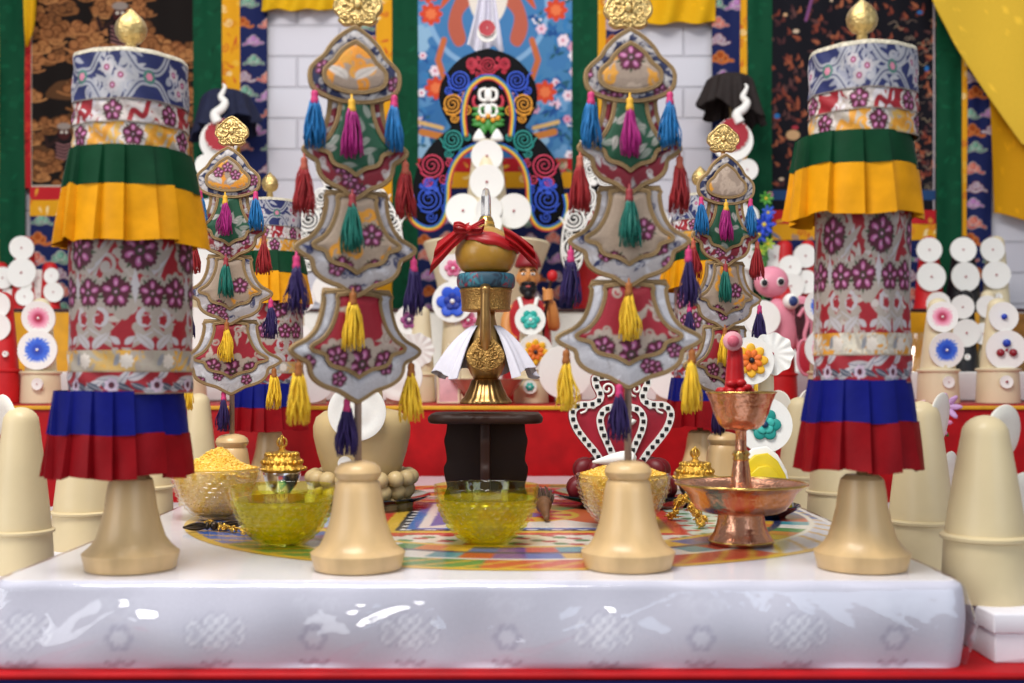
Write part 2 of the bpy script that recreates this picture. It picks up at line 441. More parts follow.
# canvas along the perimeter; front face starts where y=-hd
cv = Canvas(per, H, per/NP_, hx('d2d0dc'))
i0 = np.where(np.abs(o[:, 1]+hd) < 1e-6)[0][0]; s0 = fs[i0]-rc
def knot(cv, x, y, r, col, wd):
    dk = hx('b2afc0')
    for w_, c in ((wd*1.9, dk), (wd, col)):
        for k in (-1, 0, 1):
            d = k*.62*r
            cv.stroke([(x+d-.62*r, y-.62*r), (x+d+.62*r, y+.62*r)], w_, c); cv.stroke([(x+d+.62*r, y-.62*r), (x+d-.62*r, y+.62*r)], w_, c)
        for sx in (-1, 1):
            cv.stroke([(x+sx*1.24*r, y+.62*r), (x+sx*1.55*r, y+.31*r), (x+sx*1.24*r, y), (x+sx*1.55*r, y-.31*r), (x+sx*1.24*r, y-.62*r)], w_, c)
        for sy in (-1, 1):
            for sx in (-1, 1): cv.stroke([(x+sx*.62*r, y+sy*.62*r), (x+sx*.31*r, y+sy*.92*r), (x, y+sy*.62*r)], w_, c)
for k in range(44):
    x = (s0+.03+k*.084) % per; c = hx('dcdbe6'); d = hx('bab7c8')
    if k % 2 == 0:
        knot(cv, x, .032, .0158, hx('eeedf5'), .0026)
    else:
        cv.ring(x, .052, .0075, .0017, c); cv.stroke(spiral((x+.014, .055), .008, 1.5), .0015, c); cv.stroke(spiral((x-.013, .058), .006, 1.5, 1, -1), .0015, c)
        cv.lobes(x, .027, .011, 6, .3, d); cv.lobes(x, .027, .007, 6, .3, c)
    cv.stroke([(x-.012, .006), (x-.006, .002), (x, .007), (x+.006, .002), (x+.012, .006)], .002, hx('a08a9c'))
prof = [(0.0, 0.0), ]
nz = cv.ny
zz = np.linspace(0, H, nz)
soft = lambda a, z: .0016*np.sin(a*37+z*40)+.002*np.sin(a*13-z*55+1.3)+.0012*np.sin(a*83)
V = []; C = []
for j, z in enumerate(zz):
    bulge = .004*math.sin(PI*z/H)-.0045*max(0, (z-(H-.005))/.005)**2
    q = offset2(o, 0)*1.0; n = offset2(o, 1)-o
    q = q+n*(bulge+soft(fs, z)*(1 if 0 < j < nz-1 else .3))[:, None]
    V.append(np.column_stack([q, np.full(NP_, z)])); C.append(cv.img[j][:NP_])
V = np.concatenate(V); C = np.concatenate(C)
V = np.concatenate([V, V[-NP_:]]); C = np.concatenate([C, np.tile(hx('eceaf0'), (NP_, 1))])  # same cloth on top, painted paler: overhead light put into its colour
fl = [tuple(f) for f in gridfaces(NP_, nz, True)]+[tuple(range(nz*NP_, (nz+1)*NP_))]
MB().add((V, fl), C).build('brocade_cover', vcm('pale_brocade', .45, bump=.2, bscale=900), t, sharp=50)
# printed mandala on the top
nr, nth = 130, 520
rr = np.linspace(0.0005, 1, nr); th = np.arange(nth)*2*PI/nth
Rg, Tg = np.meshgrid(rr, th, indexing='ij')
col = np.empty((nr, nth, 3)); col[:] = hx('e6e2dc')
def setc(m, c): col[m] = hx(c) if isinstance(c, str) else c
seg = (Tg/(2*PI)*64).astype(int); pal = np.array([hx(c) for c in ('2f62b0', '2f8a46', 'c8402c', 'e0b030', 'e9e4dc', '7a4a98', 'd87a30', '3c9aa8')])
quad = ((Tg+PI/4)/(PI/2)).astype(int) % 4       # 0 right, 1 back, 2 left, 3 front
qc = np.array([hx('cfd3e6'), hx('2e66b8'), hx('3a8c44'), hx('c9492e')])
m = Rg > .86; col[m] = qc[((Tg*1.0+.9)/(PI/4)).astype(int) % 4][m]
setc((Rg > .86) & (np.sin(Tg*60+Rg*70) > .72), 'd8a838')
setc((Rg > .975), 'e0b43c'); setc((Rg > .84) & (Rg < .86), 'f0ece0')
m = (Rg > .76) & (Rg <= .84); col[m] = pal[(seg*3) % 8][m]
setc((Rg > .74) & (Rg <= .76), '222c58')
m = (Rg > .66) & (Rg <= .74); col[m] = pal[(seg*5+2) % 8][m]; setc((Rg > .64) & (Rg <= .66), 'e6c04a')
Xm, Ym = Rg*np.cos(Tg), Rg*np.sin(Tg); Q = np.maximum(np.abs(Xm), np.abs(Ym))
ins = Rg <= .64
m = ins; col[m] = np.array([hx('cfe0d2'), hx('f2efe8'), hx('b8c8e8'), hx('efe6d8')])[quad][m]
setc(ins & (np.sin(Xm*55)*np.sin(Ym*55) > .45), '3f8a4c'); setc(ins & (np.sin(Xm*47+2)*np.sin(Ym*61+1) > .55), 'c0392f')
for a, b_, c in ((.40, .44, 'd8402c'), (.36, .40, 'e8bc3a'), (.33, .36, '2a2f38'), (.30, .33, '3a76c0'), (.27, .30, 'efe9df')): setc((Q > a) & (Q <= b_), c)
m = Q <= .27; col[m] = np.array([hx('d86a38'), hx('3f8a4c'), hx('3b68b4'), hx('eee6da')])[quad][m]
setc((Q > .33) & (Q <= .36) & (np.sin(Xm*90) > .2) & (np.sin(Ym*90) > .2), 'f0ece4')
setc((Rg < .17), 'e0b43c'); setc((Rg < .14) & (np.cos(Tg*8) > 0), 'c83a2a'); setc((Rg < .06), '2f62b0')
MRAD, MC = .42, (.02+.0265, 1.475-1.525)
V = np.stack([MC[0]+MRAD*Xm, MC[1]+MRAD*Ym, np.full_like(Rg, H+.0006)], -1).reshape(-1, 3)
i = gridfaces(nth, nr, True)
keep = np.ones(len(V), bool)
V[:, 0] = np.clip(V[:, 0], -hw+.012, hw-.012)
MB().add((V, i), col.reshape(-1, 3)).build('mandala_print', vcm('printed_cloth', .5), t)
# clear plastic sheet: top plus wrinkled hanging sides
M_FILM = film('clear_plastic', (.99, .99, 1), 1.5, .06, .35, 9., (1, 1, 2.4), 1.3, .010)
M_FILMT = film('clear_plastic_top', (.995, .995, 1), 1.45, .16, .25, 5., (1, 1, 1), .75, .006)
nzf = 26; V = []
rw = np.random.RandomState(5); wr = [(rw.rand()*per, rw.uniform(-.05, .05), w_, w_*rw.uniform(.18, .34), rw.rand()) for w_ in rw.uniform(.004, .022, 150)]
of, _ = rrect(hw+.001, hd+.001, rc, NP_); n = offset2(of, 1)-of
for j in range(nzf):
    z = (H+.0012)*j/(nzf-1); v = z/H
    d = .004+.0085*math.sin(PI*min(1, v*1.0))**.6-.003*v-.0050*max(0, (z-(H-.004))/.0055)**2
    wv = np.zeros(NP_)
    for s_, sl, wd, am, ph in wr:
        dx = (fs-(s_+sl*4.5*(v-.5))+per/2) % per-per/2
        wv += am*np.exp(-(dx/wd)**2)*math.sin(PI*np.clip(v*1.2-ph*.2, 0, 1))**2
    V.append(np.column_stack([of+n*(d+wv*(j > 0)*(j < nzf-1))[:, None], np.full(NP_, z)]))
V = np.concatenate(V)
MB().add((V, gridfaces(NP_, nzf, True))).build('plastic_sheet', M_FILM, t)
MB().add((V[-NP_:], [tuple(range(NP_))])).build('plastic_sheet_top', M_FILMT, t)
TT = T+.0014       # where things stand

# ------------------------------------------------------------------ scroll paintings on the wall
ZW = 2.985
def hang(cv, name, parent, Z, wav=.004, kx=.25, ph=0.):
    """canvas in photograph units -> softly waving cloth with a turned-back edge"""
    X, Y = np.meshgrid(cv.x, cv.y)
    k = Z/F
    V = np.stack([(X-512)*k, Z-1.5+wav*np.sin(X*kx+ph)*np.cos(Y*.03), CZ-1.0+(Y+HOR)*k], -1)
    B = V+np.array([0, .005, 0])
    mb = MB().add((V.reshape(-1, 3), gridfaces(cv.nx, cv.ny)), cv.colors())
    mb.add((B.reshape(-1, 3), gridfaces(cv.nx, cv.ny)[:, ::-1]), np.tile(np.array([.05, .03, .03]), (cv.nx*cv.ny, 1)))
    return mb.build(name, M_WALLCLOTH, parent)
def navy_cloth(x0, x1, y0, y1, seed):
    cv = Canvas(x1-x0, y1-y0, 1.0, hx('1b2350'), x0, -y1); r = random.Random(seed)
    pal = [('b02a22', 'e0a890', 'd8cabe'), ('246e58', 'a8d0b8', 'd8d0c4'), ('8a3a86', 'd0a8d4', 'd8cfcc'), ('b85a26', '6a2a14', 'c8854a'), ('b8b0b4', '7a3a6a', '8a2a3a')]
    y = -y1+6; k = seed
    while y < -y0:
        x = x0+r.uniform(0, 14)
        while x < x1+6:
            c = pal[k % 5]; k += 1+(r.random() < .3)
            cv.cloudlet(x, y+r.uniform(-3, 3), r.uniform(5.5, 7.5), hx(c[0]), hx(c[1]), hx(c[2])); x += r.uniform(22, 30)
        y += 18
    return cv
def strip(x0, x1, y0, y1, base, seed, cols, n=None, res=1.1):
    cv = Canvas(x1-x0, y1-y0, res, hx(base), x0, -y1); r = random.Random(seed)
    n = n or int((x1-x0)*(y1-y0)/110)
    for _ in range(n):
        x, y = r.uniform(x0, x1), -r.uniform(y0, y1); c = hx(r.choice(cols)); q = r.uniform(2.5, 5)
        if r.random() < .5: cv.stroke(spiral((x, y), q, 1.3, r.random()*6, r.choice((1, -1))), 1.1, c)
        else: cv.leaf(x, y, q*2, q*.35, r.random()*6, c, .5)
    return cv
GREENS = ['0e4e32', '083a24', '12583a', '0a4029']
def scroll(label, px0, px1, pyb, cv, sides, below, group, seed):
    t = thing('scroll_painting', label, 'painting', (0, 1.5, 1.0), group)
    hang(cv, 'painting', t, ZW, .001)
    for nm, x0, x1 in sides:
        if nm == 'green_border': c = strip(x0, x1, -60, 335, '0b452c', seed+x0, GREENS, None, 1.3)
        elif nm == 'yellow_border': c = strip(x0, x1, -60, 335, 'dd9c1e', seed+x0, ['c8761c', 'e8b84a', 'c04a2a', 'efd9a0'], None)
        elif nm == 'red_border': c = strip(x0, x1, -60, pyb, 'a81e24', seed, ['c8402c', '7a1418'], 40)
        else: c = navy_cloth(x0, x1, -60, 335, seed+x0)
        hang(c, nm, t, ZW-.002, .003, .3, x0)
    for y0, y1, kind in below:
        if kind == 'navy': c = navy_cloth(px0, px1, y0, y1, seed+y0); nm = 'lower_cloud_brocade'
        elif kind == 'red': c = strip(px0, px1, y0, y1, 'b6242a', seed+y0, ['e8d9c0', '3f8a5a', 'e0a838', 'e0748a']); nm = 'lower_red_border'
        elif kind == 'blue': c = strip(px0, px1, y0, y1, '2a5a9c', seed+y0, ['3a78c0', '1c3c78']); nm = 'lower_blue_border'
        else: c = strip(px0, px1, y0, y1, 'd99a1e', seed+y0, ['c85a2a', 'efd9a0', '3a6a9a', 'b8302a']); nm = 'lower_yellow_border'
        hang(c, nm, t, ZW-.003, .002, .2, y0)
    return t
# left: bronze clouds on black
cv = Canvas(164, 248, .8, hx('17110f'), 30, -188); r = random.Random(3)
for _ in range(9):
    x, y = r.uniform(30, 190), -r.uniform(60, 175)
    cv.poly(spl([(x-26, y-9), (x-16, y+4), (x-4, y+7), (x+12, y+11), (x+26, y-6), (x, y-13)], 5, True), hx('5d3d24'), .8)
BR = [('6e4224', '24140c', '96623a'), ('7c4a2a', '2a180e', 'a56d42'), ('583620', '180e09', '82532f'), ('8a5630', '351e10', 'b07a4a')]
for k in range(330):
    x, y = r.uniform(28, 196), -r.uniform(-60, 190)
    if (32 < x < 72 and -120 < y < -62) or (150 < x and -40 < y < 10): continue
    c = BR[k % 4]; q = r.uniform(3, 7.5); d = r.choice((1, -1))
    for dx, dy, kk in ((0, 0, 1.), (q*1.2*d, -q*.35, .7), (-q*.8*d, -q*.6, .6)):
        cv.ell(x+dx, y+dy, kk*q*1.12, kk*q*1.05, hx(c[1])); cv.ell(x+dx, y+dy, kk*q, kk*q*.93, hx(c[0])); cv.stroke(spiral((x+dx, y+dy), kk*q*.8, 1.4, r.random()*6, d), q*.22, hx(c[2]))
    cv.stroke(spl([(x-q*d, y-q), (x+q*d, y-q*1.3), (x+2.6*q*d, y-q*.8)], 4), q*.3, hx(c[2]))
for x, y, q in ((120, -14, 1.), (64, -133, .85)):     # dark wrathful rider and attendant, only roughly
    cv.ell(x, y-14*q, 13*q, 18*q, hx('1a1214')); cv.ell(x, y, 7*q, 8*q, hx('431d1c')); cv.ell(x, y+8*q, 8*q, 4*q, hx('8d8078'))
    for d in (-1, 1):
        cv.ell(x+d*2.6*q, y+1*q, 1.5*q, 1.5*q, hx('d8cfc0')); cv.stroke([(x+d*8*q, y-8*q), (x+d*19*q, y-16*q), (x+d*22*q, y-4*q)], 4*q, hx('2a1a18'))
    for k in range(5): cv.stroke([(x-9*q, y-12*q-k*4*q), (x, y-15*q-k*4*q), (x+9*q, y-12*q-k*4*q)], 1.1, hx('9a6a6a'))
cv.stroke([(31, -187), (31, 60)], 1.3, hx('c9b9a8')); cv.stroke([(30, -186), (194, -186)], 1.5, hx('c9b9a8'))
scroll('dark scroll painting of bronze clouds, behind the blue-capped banner by the dark blue hat', 30, 194, 188, cv,
       [('green_border', -1, 25), ('red_border', 25, 31), ('green_border', 193, 222), ('yellow_border', 222, 240), ('cloud_brocade', 240, 267), ('yellow_border', -18, -1), ('cloud_brocade', -45, -18)],
       [(187, 200, 'red'), (200, 216, 'yellow'), (216, 335, 'navy')], 'scroll paintings on the brick wall', 10)
# centre: blue sky, blossoms, pale seated figure
cv = Canvas(154, 220, .8, hx('4a80ae'), 418, -160); r = random.Random(9)
for k in range(60):
    x, y = r.uniform(415, 575), -r.uniform(-60, 160); cv.lobes(x, y, r.uniform(6, 15), 7, .25, hx(r.choice(['6f9cc6', '3a6ea4', '8fb4d0', '5a8cba', '4479ac'])))
cv.ell(488, -8, 62, 62, hx('86acd0')); cv.ell(488, -8, 57, 57, hx('477cae'))
for k in range(170):
    x, y = r.uniform(415, 575), -r.uniform(-60, 160)
    if abs(x-488) < 46 and y > -90: continue
    for _ in range(4): cv.leaf(x, y, r.uniform(6, 11), 1.9, r.uniform(0, 6.3), hx(r.choice(['27508c', '2f64a0', '3a7ab0', '2c5a6c'])), .3)
    if k % 3 == 0: cv.lobes(x, y, r.uniform(3.5, 6), 6, .3, hx(r.choice(['e6c3d4', 'f0e6ec', 'd89ab4', 'ecd6e0']))); cv.ell(x, y, 1.5, 1.5, hx('c8607a'))
for x, y in ((431, -14), (556, -10), (428, 8), (551, 25), (436, -88), (545, -92)): cv.lobes(x, y, 10, 8, .35, hx('d2492f')); cv.lobes(x, y, 5, 7, .3, hx('e5784a'))
for d in (-1, 1):
    cv.poly(spl([(488+d*8, 22), (488+d*30, 5), (488+d*40, -25), (488+d*32, -46), (488+d*22, -40), (488+d*26, -16), (488+d*12, 2)], 5, True), hx('b8604c'))
    cv.poly(spl([(488+d*20, 30), (488+d*36, 20), (488+d*48, -8), (488+d*40, -2), (488+d*30, 12)], 5, True), hx('c85a38'))
    cv.stroke([(488+d*28, -100), (488+d*42, -84), (488+d*50, -60), (488+d*44, -40)], 6, hx('c46a40'))
    cv.stroke([(488+d*40, -138), (488+d*66, -132)], 7, hx('c47a3c')); cv.stroke([(488+d*46, -128), (488+d*70, -122)], 4, hx('d8b070'))
cv.ell(488, 8, 20, 34, hx('e6dccf')); cv.ell(488, 44, 12, 14, hx('e9d4c4'))
scroll('blue scroll painting with blossoms, behind the black board of coloured swirls', 418, 572, 158, cv,
       [('green_border', 392, 418), ('green_border', 572, 598), ('yellow_border', 376, 392), ('cloud_brocade', 350, 376), ('yellow_border', 598, 606), ('cloud_brocade', 606, 627)],
       [(158, 172, 'red'), (172, 188, 'yellow'), (188, 335, 'navy')], 'scroll paintings on the brick wall', 20)
# right: black with little red flames
cv = Canvas(165, 270, .8, hx('15141b'), 771, -210); r = random.Random(14)
for k in range(430):
    x, y = r.uniform(771, 935), -r.uniform(-60, 195)
    c = hx(r.choice(['7c3a2c', '8f4a34', '63302a', 'a05c40', '4a2a2c', '5a3a38'])); q = r.uniform(2.5, 4.6)
    cv.leaf(x, y, q*1.9, q*.5, r.uniform(.6, 2.4), c, .6); cv.stroke(spiral((x-q*.5, y), q*.6, 1), .8, c)
for k in range(70):
    x, y = r.uniform(880, 932), -r.uniform(20, 190); cv.stroke(spl([(x, y), (x+3, y+r.uniform(-3, 3)), (x+6, y+r.uniform(-4, 4)), (x+9, y)], 4), .7, hx(r.choice(['8d7a6a', '9c8a70', '6d5a50'])))
for k in range(26): cv.ell(r.uniform(775, 930), -r.uniform(-40, 190), r.uniform(1.5, 3.5), r.uniform(1.5, 3), hx(r.choice(['2a6aa8', 'c8a078', '3a8ac0', 'a33440', 'cdb49a'])))
cv.stroke([(790, 18), (812, 2), (806, -20)], 3, hx('7c4a78')); cv.ell(793, -135, 7, 5, hx('c09a70'))
cv.stroke([(934, -210), (934, 60)], 1.4, hx('b9b0b4')); cv.rect(771, 936, -200, -190, hx('28456e'))
scroll('black scroll painting flecked with red flames, behind the banner beside the brown hat', 771, 936, 210, cv,
       [('green_border', 747, 772), ('green_border', 936, 962), ('yellow_border', 740, 747), ('cloud_brocade', 712, 740), ('yellow_border', 962, 967), ('cloud_brocade', 967, 992)],
       [(210, 224, 'red'), (224, 240, 'yellow'), (240, 335, 'navy')], 'scroll paintings on the brick wall', 30)

# ------------------------------------------------------------------ yellow silk drapes
def drape(label, left, right, Z, folds, amp, col, seed, top=-40):
    """left and right edges as photograph points, joined by hanging folds"""
    nu, nv = 90, 60
    t_ = np.linspace(0, 1, nv); L = spl(left, 12); Rr = spl(right, 12)
    li = np.linspace(0, len(L)-1, nv); l2 = np.stack([np.interp(li, range(len(L)), L[:, k]) for k in (0, 1)], 1)
    ri = np.linspace(0, len(Rr)-1, nv); r2 = np.stack([np.interp(ri, range(len(Rr)), Rr[:, k]) for k in (0, 1)], 1)
    u = np.linspace(0, 1, nu); px = l2[:, None]*(1-u)[None, :, None]+r2[:, None]*u[None, :, None]
    y = Z-1.5+amp*np.sin(u[None]*folds*2*PI+3*t_[:, None]+seed)+amp*.4*np.sin(u[None]*folds*5+seed*2)
    px[..., 1] += (t_[:, None]**3)*2.2*np.sin(u[None]*folds*2*PI+seed)
    V = np.stack([(px[..., 0]-512)*Z/F, y, CZ-1.0-(px[..., 1]-HOR)*Z/F], -1)
    cvn = np.empty((nv, nu, 3)); cvn[:] = hx(col)
    rs = np.random.RandomState(seed)
    for _ in range(60):
        a, b = rs.rand(2); d = np.hypot((u[None]-a)*1.5, (t_[:, None]-b)*2); cvn[(np.abs(d-.02) < .007)] = np.array(hx(col))*1.25
    mb = MB().add((V.reshape(-1, 3), gridfaces(nu, nv)), np.clip(cvn, 0, 1).reshape(-1, 3))
    mb.add((V.reshape(-1, 3)+[0, .004, 0], gridfaces(nu, nv)[:, ::-1]), np.clip(cvn, 0, 1).reshape(-1, 3))
    o = mb.build('silk_drape', M_WALLCLOTH, None, (0, 1.5, 1.0)); return tag(o, label, 'drape', 'yellow silk drapes')
drape('yellow silk drape above the brick gap beside the dark blue hat scroll', [(262, -40), (262, 10)], [(345, -40), (345, 9)], 2.965, 3, .012, 'd8a818', 1)
drape('yellow silk drape above the brick gap beside the brown hat', [(628, -40), (632, 24)], [(716, -40), (716, 22)], 2.965, 2.5, .012, 'd8a414', 2)
drape('narrow yellow silk drape end on the green border of the bronze cloud scroll', [(22, -40), (25, 20), (26, 47)], [(38, -40), (36, 20), (29, 44)], 2.95, 1, .006, 'd2a41a', 3)
drape('darker golden silk drape hanging low beneath the patterned yellow drape', [(985, 40), (991, 120), (996, 214)], [(1120, 40), (1120, 140), (1120, 236)], 2.956, 2.2, .008, 'c98f10', 4)
drape('large patterned yellow silk drape sweeping diagonally over the black scroll\'s cloud brocade', [(917, -40), (931, 0), (946, 28), (962, 55), (991, 98), (1024, 145)], [(1130, -60), (1130, 0), (1130, 60), (1130, 100), (1130, 140), (1130, 190)], 2.912, 1.6, .012, 'e6bc3c', 5)
# ================================================================== victory banners
def revolve(cv, z0, z1, rfun, name, parent, mat_, nz=None, fold=None):
    """wrap a canvas round a closed drum; canvas centre faces the camera"""
    nx = cv.nx-1; th = -PI/2+(np.arange(nx)/nx-.5)*2*PI
    V = []
    for j in range(cv.ny):
        v = j/(cv.ny-1); r = rfun(th, v)
        z = z0+(z1-z0)*v+(fold(th, v) if fold else 0*th)
        V.append(np.stack([r*np.cos(th), r*np.sin(th), z], 1))
    return MB().add((np.concatenate(V), gridfaces(nx, cv.ny, True)), np.clip(cv.img[:, :-1], 0, 1).reshape(-1, 3)).build(name, mat_, parent)
def scroll_leaves(cv, n, cols, seed, big=1., vein=None):
    r = random.Random(seed)
    for _ in range(n):
        x, y = r.uniform(0, cv.w), r.uniform(0, cv.h); a = r.uniform(0, 6.28); d = r.choice((-1, 1)); q = big*r.uniform(.8, 1.3); c = hx(r.choice(cols))
        cv.stroke(spiral((x, y), .009*q, 1.1, a, d), .0028*q, c); cv.ell(x, y, .0032*q, .0032*q, c)
        for k in range(4): cv.leaf(x+.009*q*math.cos(a+d*k*.8), y+.009*q*math.sin(a+d*k*.8), .015*q, .0032*q, a+d*(k*.8+.6), c, .5*d, vein and hx(vein))
SIL, SIL2, RED, MAR, PNK, LIT, GRN, NAV, ORG = [hx(c) for c in ('a0948a', 'b4adb0', '94101f', '4e0c24', 'b0558a', 'd0a0be', '333f24', '1a2358', 'cc8a22')]
def cloth_body(w, h, seed):
    cv = Canvas(w, h, .00078, RED); r = random.Random(seed)
    scroll_leaves(cv, 60, ['b5a99f', 'bdb2ac', 'a99d96'], seed, 1.05, None)
    c = w/2; hv = .103; P6 = w/6
    for k in range(-3, 4):
        x = c-.004+k*P6
        for d in (-1, 1):
            cv.stroke(spl([(x+d*.002, hv*.3), (x+d*.014, hv*.42), (x+d*.027, hv*.36), (x+d*.03, hv*.2), (x+d*.02, hv*.12), (x+d*.013, hv*.2)], 5), .0085, SIL)
            cv.stroke(spiral((x+d*.0215, hv*.27), .009, 1.1, 1.5, d), .0042, SIL2); cv.lobes(x+d*.0215, hv*.26, .0042, 5, .3, RED)
            cv.leaf(x+d*.004, 0, .030, .0052, PI/2-d*.5, SIL, -d*.5, SIL2); cv.leaf(x+d*.027, 0, .020, .005, PI/2+d*.3, SIL2, d*.5, SIL)
            for q in range(4): cv.leaf(x+d*(.030+.001*q), hv*(.52+.06*q), .045-.004*q, .0042, PI/2+d*(.02+.17*q), SIL if q % 2 else SIL2, d*.3, RED if q == 1 else None)
        cv.poly([(x-.009, hv*.02), (x+.009, hv*.02), (x+.011, hv*.16), (x, hv*.27), (x-.011, hv*.16)], RED)
        for d in (-1, 1): cv.leaf(x+d*.002, hv*.05, .012, .003, PI/2-d*.9, SIL2, 0)
    pts = []
    for k in range(-3, 4):
        x = c+k*P6; pts += [(x+.012, hv*.86, .0168), (x-.010, hv*.50, .0142), (x+.0235, hv*.49, .0125)]
    for x, y, q in pts: cv.lobes(x, y, q*1.3, 11, .16, SIL, seed)
    for k in range(-3, 4):
        x = c+.0078+k*P6; cv.poly([(x-.004, hv*.56), (x, hv*.40), (x+.004, hv*.56), (x, hv*.70)], SIL2)
    for i, (x, y, q) in enumerate(pts):
        cv.peony(x, y, q, MAR, PNK, LIT, GRN, 6 if i % 3 == 0 else 5, .4 if i % 3 == 0 else PI/2)
    return cv.noise(.12, seed)
def band(w, h, kind, seed):
    cv = Canvas(w, h, .00078, {'blue': NAV, 'red': RED, 'white': hx('aea292'), 'leaf': RED, 'pale': hx('a89d8e'), 'gold': ORG}[kind]); c = w/2
    if kind == 'blue':
        scroll_leaves(cv, 46, ['9c9ca6', '8d8e9c', 'a8a6aa'], seed, .8)
        for k in range(-3, 4):
            x = c+.022+k*w/5
            for d in (-1, 1):
                cv.stroke(spl([(x-.026, h*(.5+d*.62)), (x-.012, h*(.5+d*.16)), (x, h*(.5+d*.12)), (x+.012, h*(.5+d*.16)), (x+.026, h*(.5+d*.62))], 6), .0065, hx('9c9ca2'))
                cv.stroke(spl([(x-.026, h*(.5+d*.62)), (x-.012, h*(.5+d*.16)), (x, h*(.5+d*.12)), (x+.012, h*(.5+d*.16)), (x+.026, h*(.5+d*.62))], 6), .0014, NAV)
            cv.ell(x, h*.5, .0065, .0065, hx('3e7064')); cv.lobes(x, h*.5, .0034, 6, .3, hx('c87a90'))
            for a, b in ((-.036, .28), (-.042, .66), (-.028, .5)):
                cv.lobes(x+a, h*b, .0062, 7, .25, SIL2); cv.ell(x+a, h*b, .003, .003, hx('8a2b55')); cv.ell(x+a, h*b, .0012, .0012, LIT)
    elif kind in ('red', 'white'):
        scroll_leaves(cv, 50, ['c0b4ae', 'ccc4c6', 'b5a99f'] if kind == 'red' else ['d8962a', 'b5a99f', 'cfa24c'], seed, .9)
        for k in range(-3, 4):
            x = c-.014+k*w/6+(0.02 if kind == 'white' else 0)
            cv.lobes(x, h*.5, .0125, 9, .2, hx('cbbfb8')); cv.peony(x, h*.5, .0098, MAR, PNK, LIT, GRN, 5, PI/2)
            cv.stroke(spl([(x+.016, -.002), (x+.02, h*.5), (x+.03, h*.3), (x+.036, h*1.05)], 6), .005, RED if kind == 'red' else ORG)
    elif kind == 'leaf':
        for k in range(26):
            x = k*w/26; cv.leaf(x, h*(.2+.5*(k % 2)), .026, .0042, .5-(k % 3)*.4, SIL2, .3, hx('6a6a78'))
            cv.leaf(x+.004, h*.5, .017, .003, -.6, hx('3c4658'), .2, SIL2)
            if k % 3 == 0: cv.lobes(x, h*.4, .006, 7, .3, hx('c3adbf')); cv.ell(x, h*.4, .003, .003, MAR)
    else:
        scroll_leaves(cv, 50, ['d09a3a', 'a5978a', 'c4a060'] if kind == 'pale' else ['c4bcae', 'd2c8b4', 'b0a596'], seed, .8)
        for k in range(9): cv.lobes((k+.5)*w/9, h*.5, .006, 8, .3, hx('d8ccc0')); cv.leaf((k+.2)*w/9, h*.3, .012, .003, .7, hx('8a8a90'), .4)
    e = hx('8a7a6a'); cv.rect(0, w, 0, .0011, e)
    return cv.noise(.12, seed)
M_SATIN = {k: mat(k+'_pleated_silk', c, .5, var=.14, scale=50, spec=.12, bump=.12, bscale=220) for k, c in (('green', '093820'), ('yellow', 'd8930f'), ('blue', '10166a'), ('red', '840b13'), ('pole', '8f8478'))}
def pleated(name, n, levels, radii, parent, amp, seed, hem, m):
    """a ring of overlapping flat pleats between z levels"""
    rs = np.random.RandomState(seed); e = np.sort((np.arange(n)+rs.uniform(-.2, .2, n))/n); e = np.concatenate([e, [e[0]+1]])
    per = 14; th, saw, hz = [], [], []
    for k in range(n):
        for q in np.linspace(.0, 1, per):
            th.append(e[k]+(e[k+1]-e[k])*(.03+.94*q)); saw.append(q**.8 if q < .999 else 1.); hz.append(rs.rand() if False else 0)
    th = np.array(th)*2*PI-PI/2; saw = np.array(saw); m_ = len(th)
    hzv = np.repeat(rs.uniform(-1, 1, n), per)
    V = []; nv = 9
    for j in range(nv):
        v = j/(nv-1); z = levels[0]+(levels[1]-levels[0])*v; r = radii[0]+(radii[1]-radii[0])*v
        depth = hem[0]+(hem[1]-hem[0])*v
        rr = r+amp*depth*(saw-.5)+.0012*depth*np.sin(th*7+v*2+seed)
        V.append(np.stack([rr*np.cos(th), rr*np.sin(th), z+depth*hzv*.0024+depth*.001*np.sin(th*5)], 1))
    V = np.concatenate(V)
    inn = V*np.array([.985, .985, 1])
    Fc = gridfaces(m_, nv, True)
    return MB().add((V, Fc[:, ::-1])).add((inn, Fc)).build(name, m, parent, smooth=True, sharp=35)
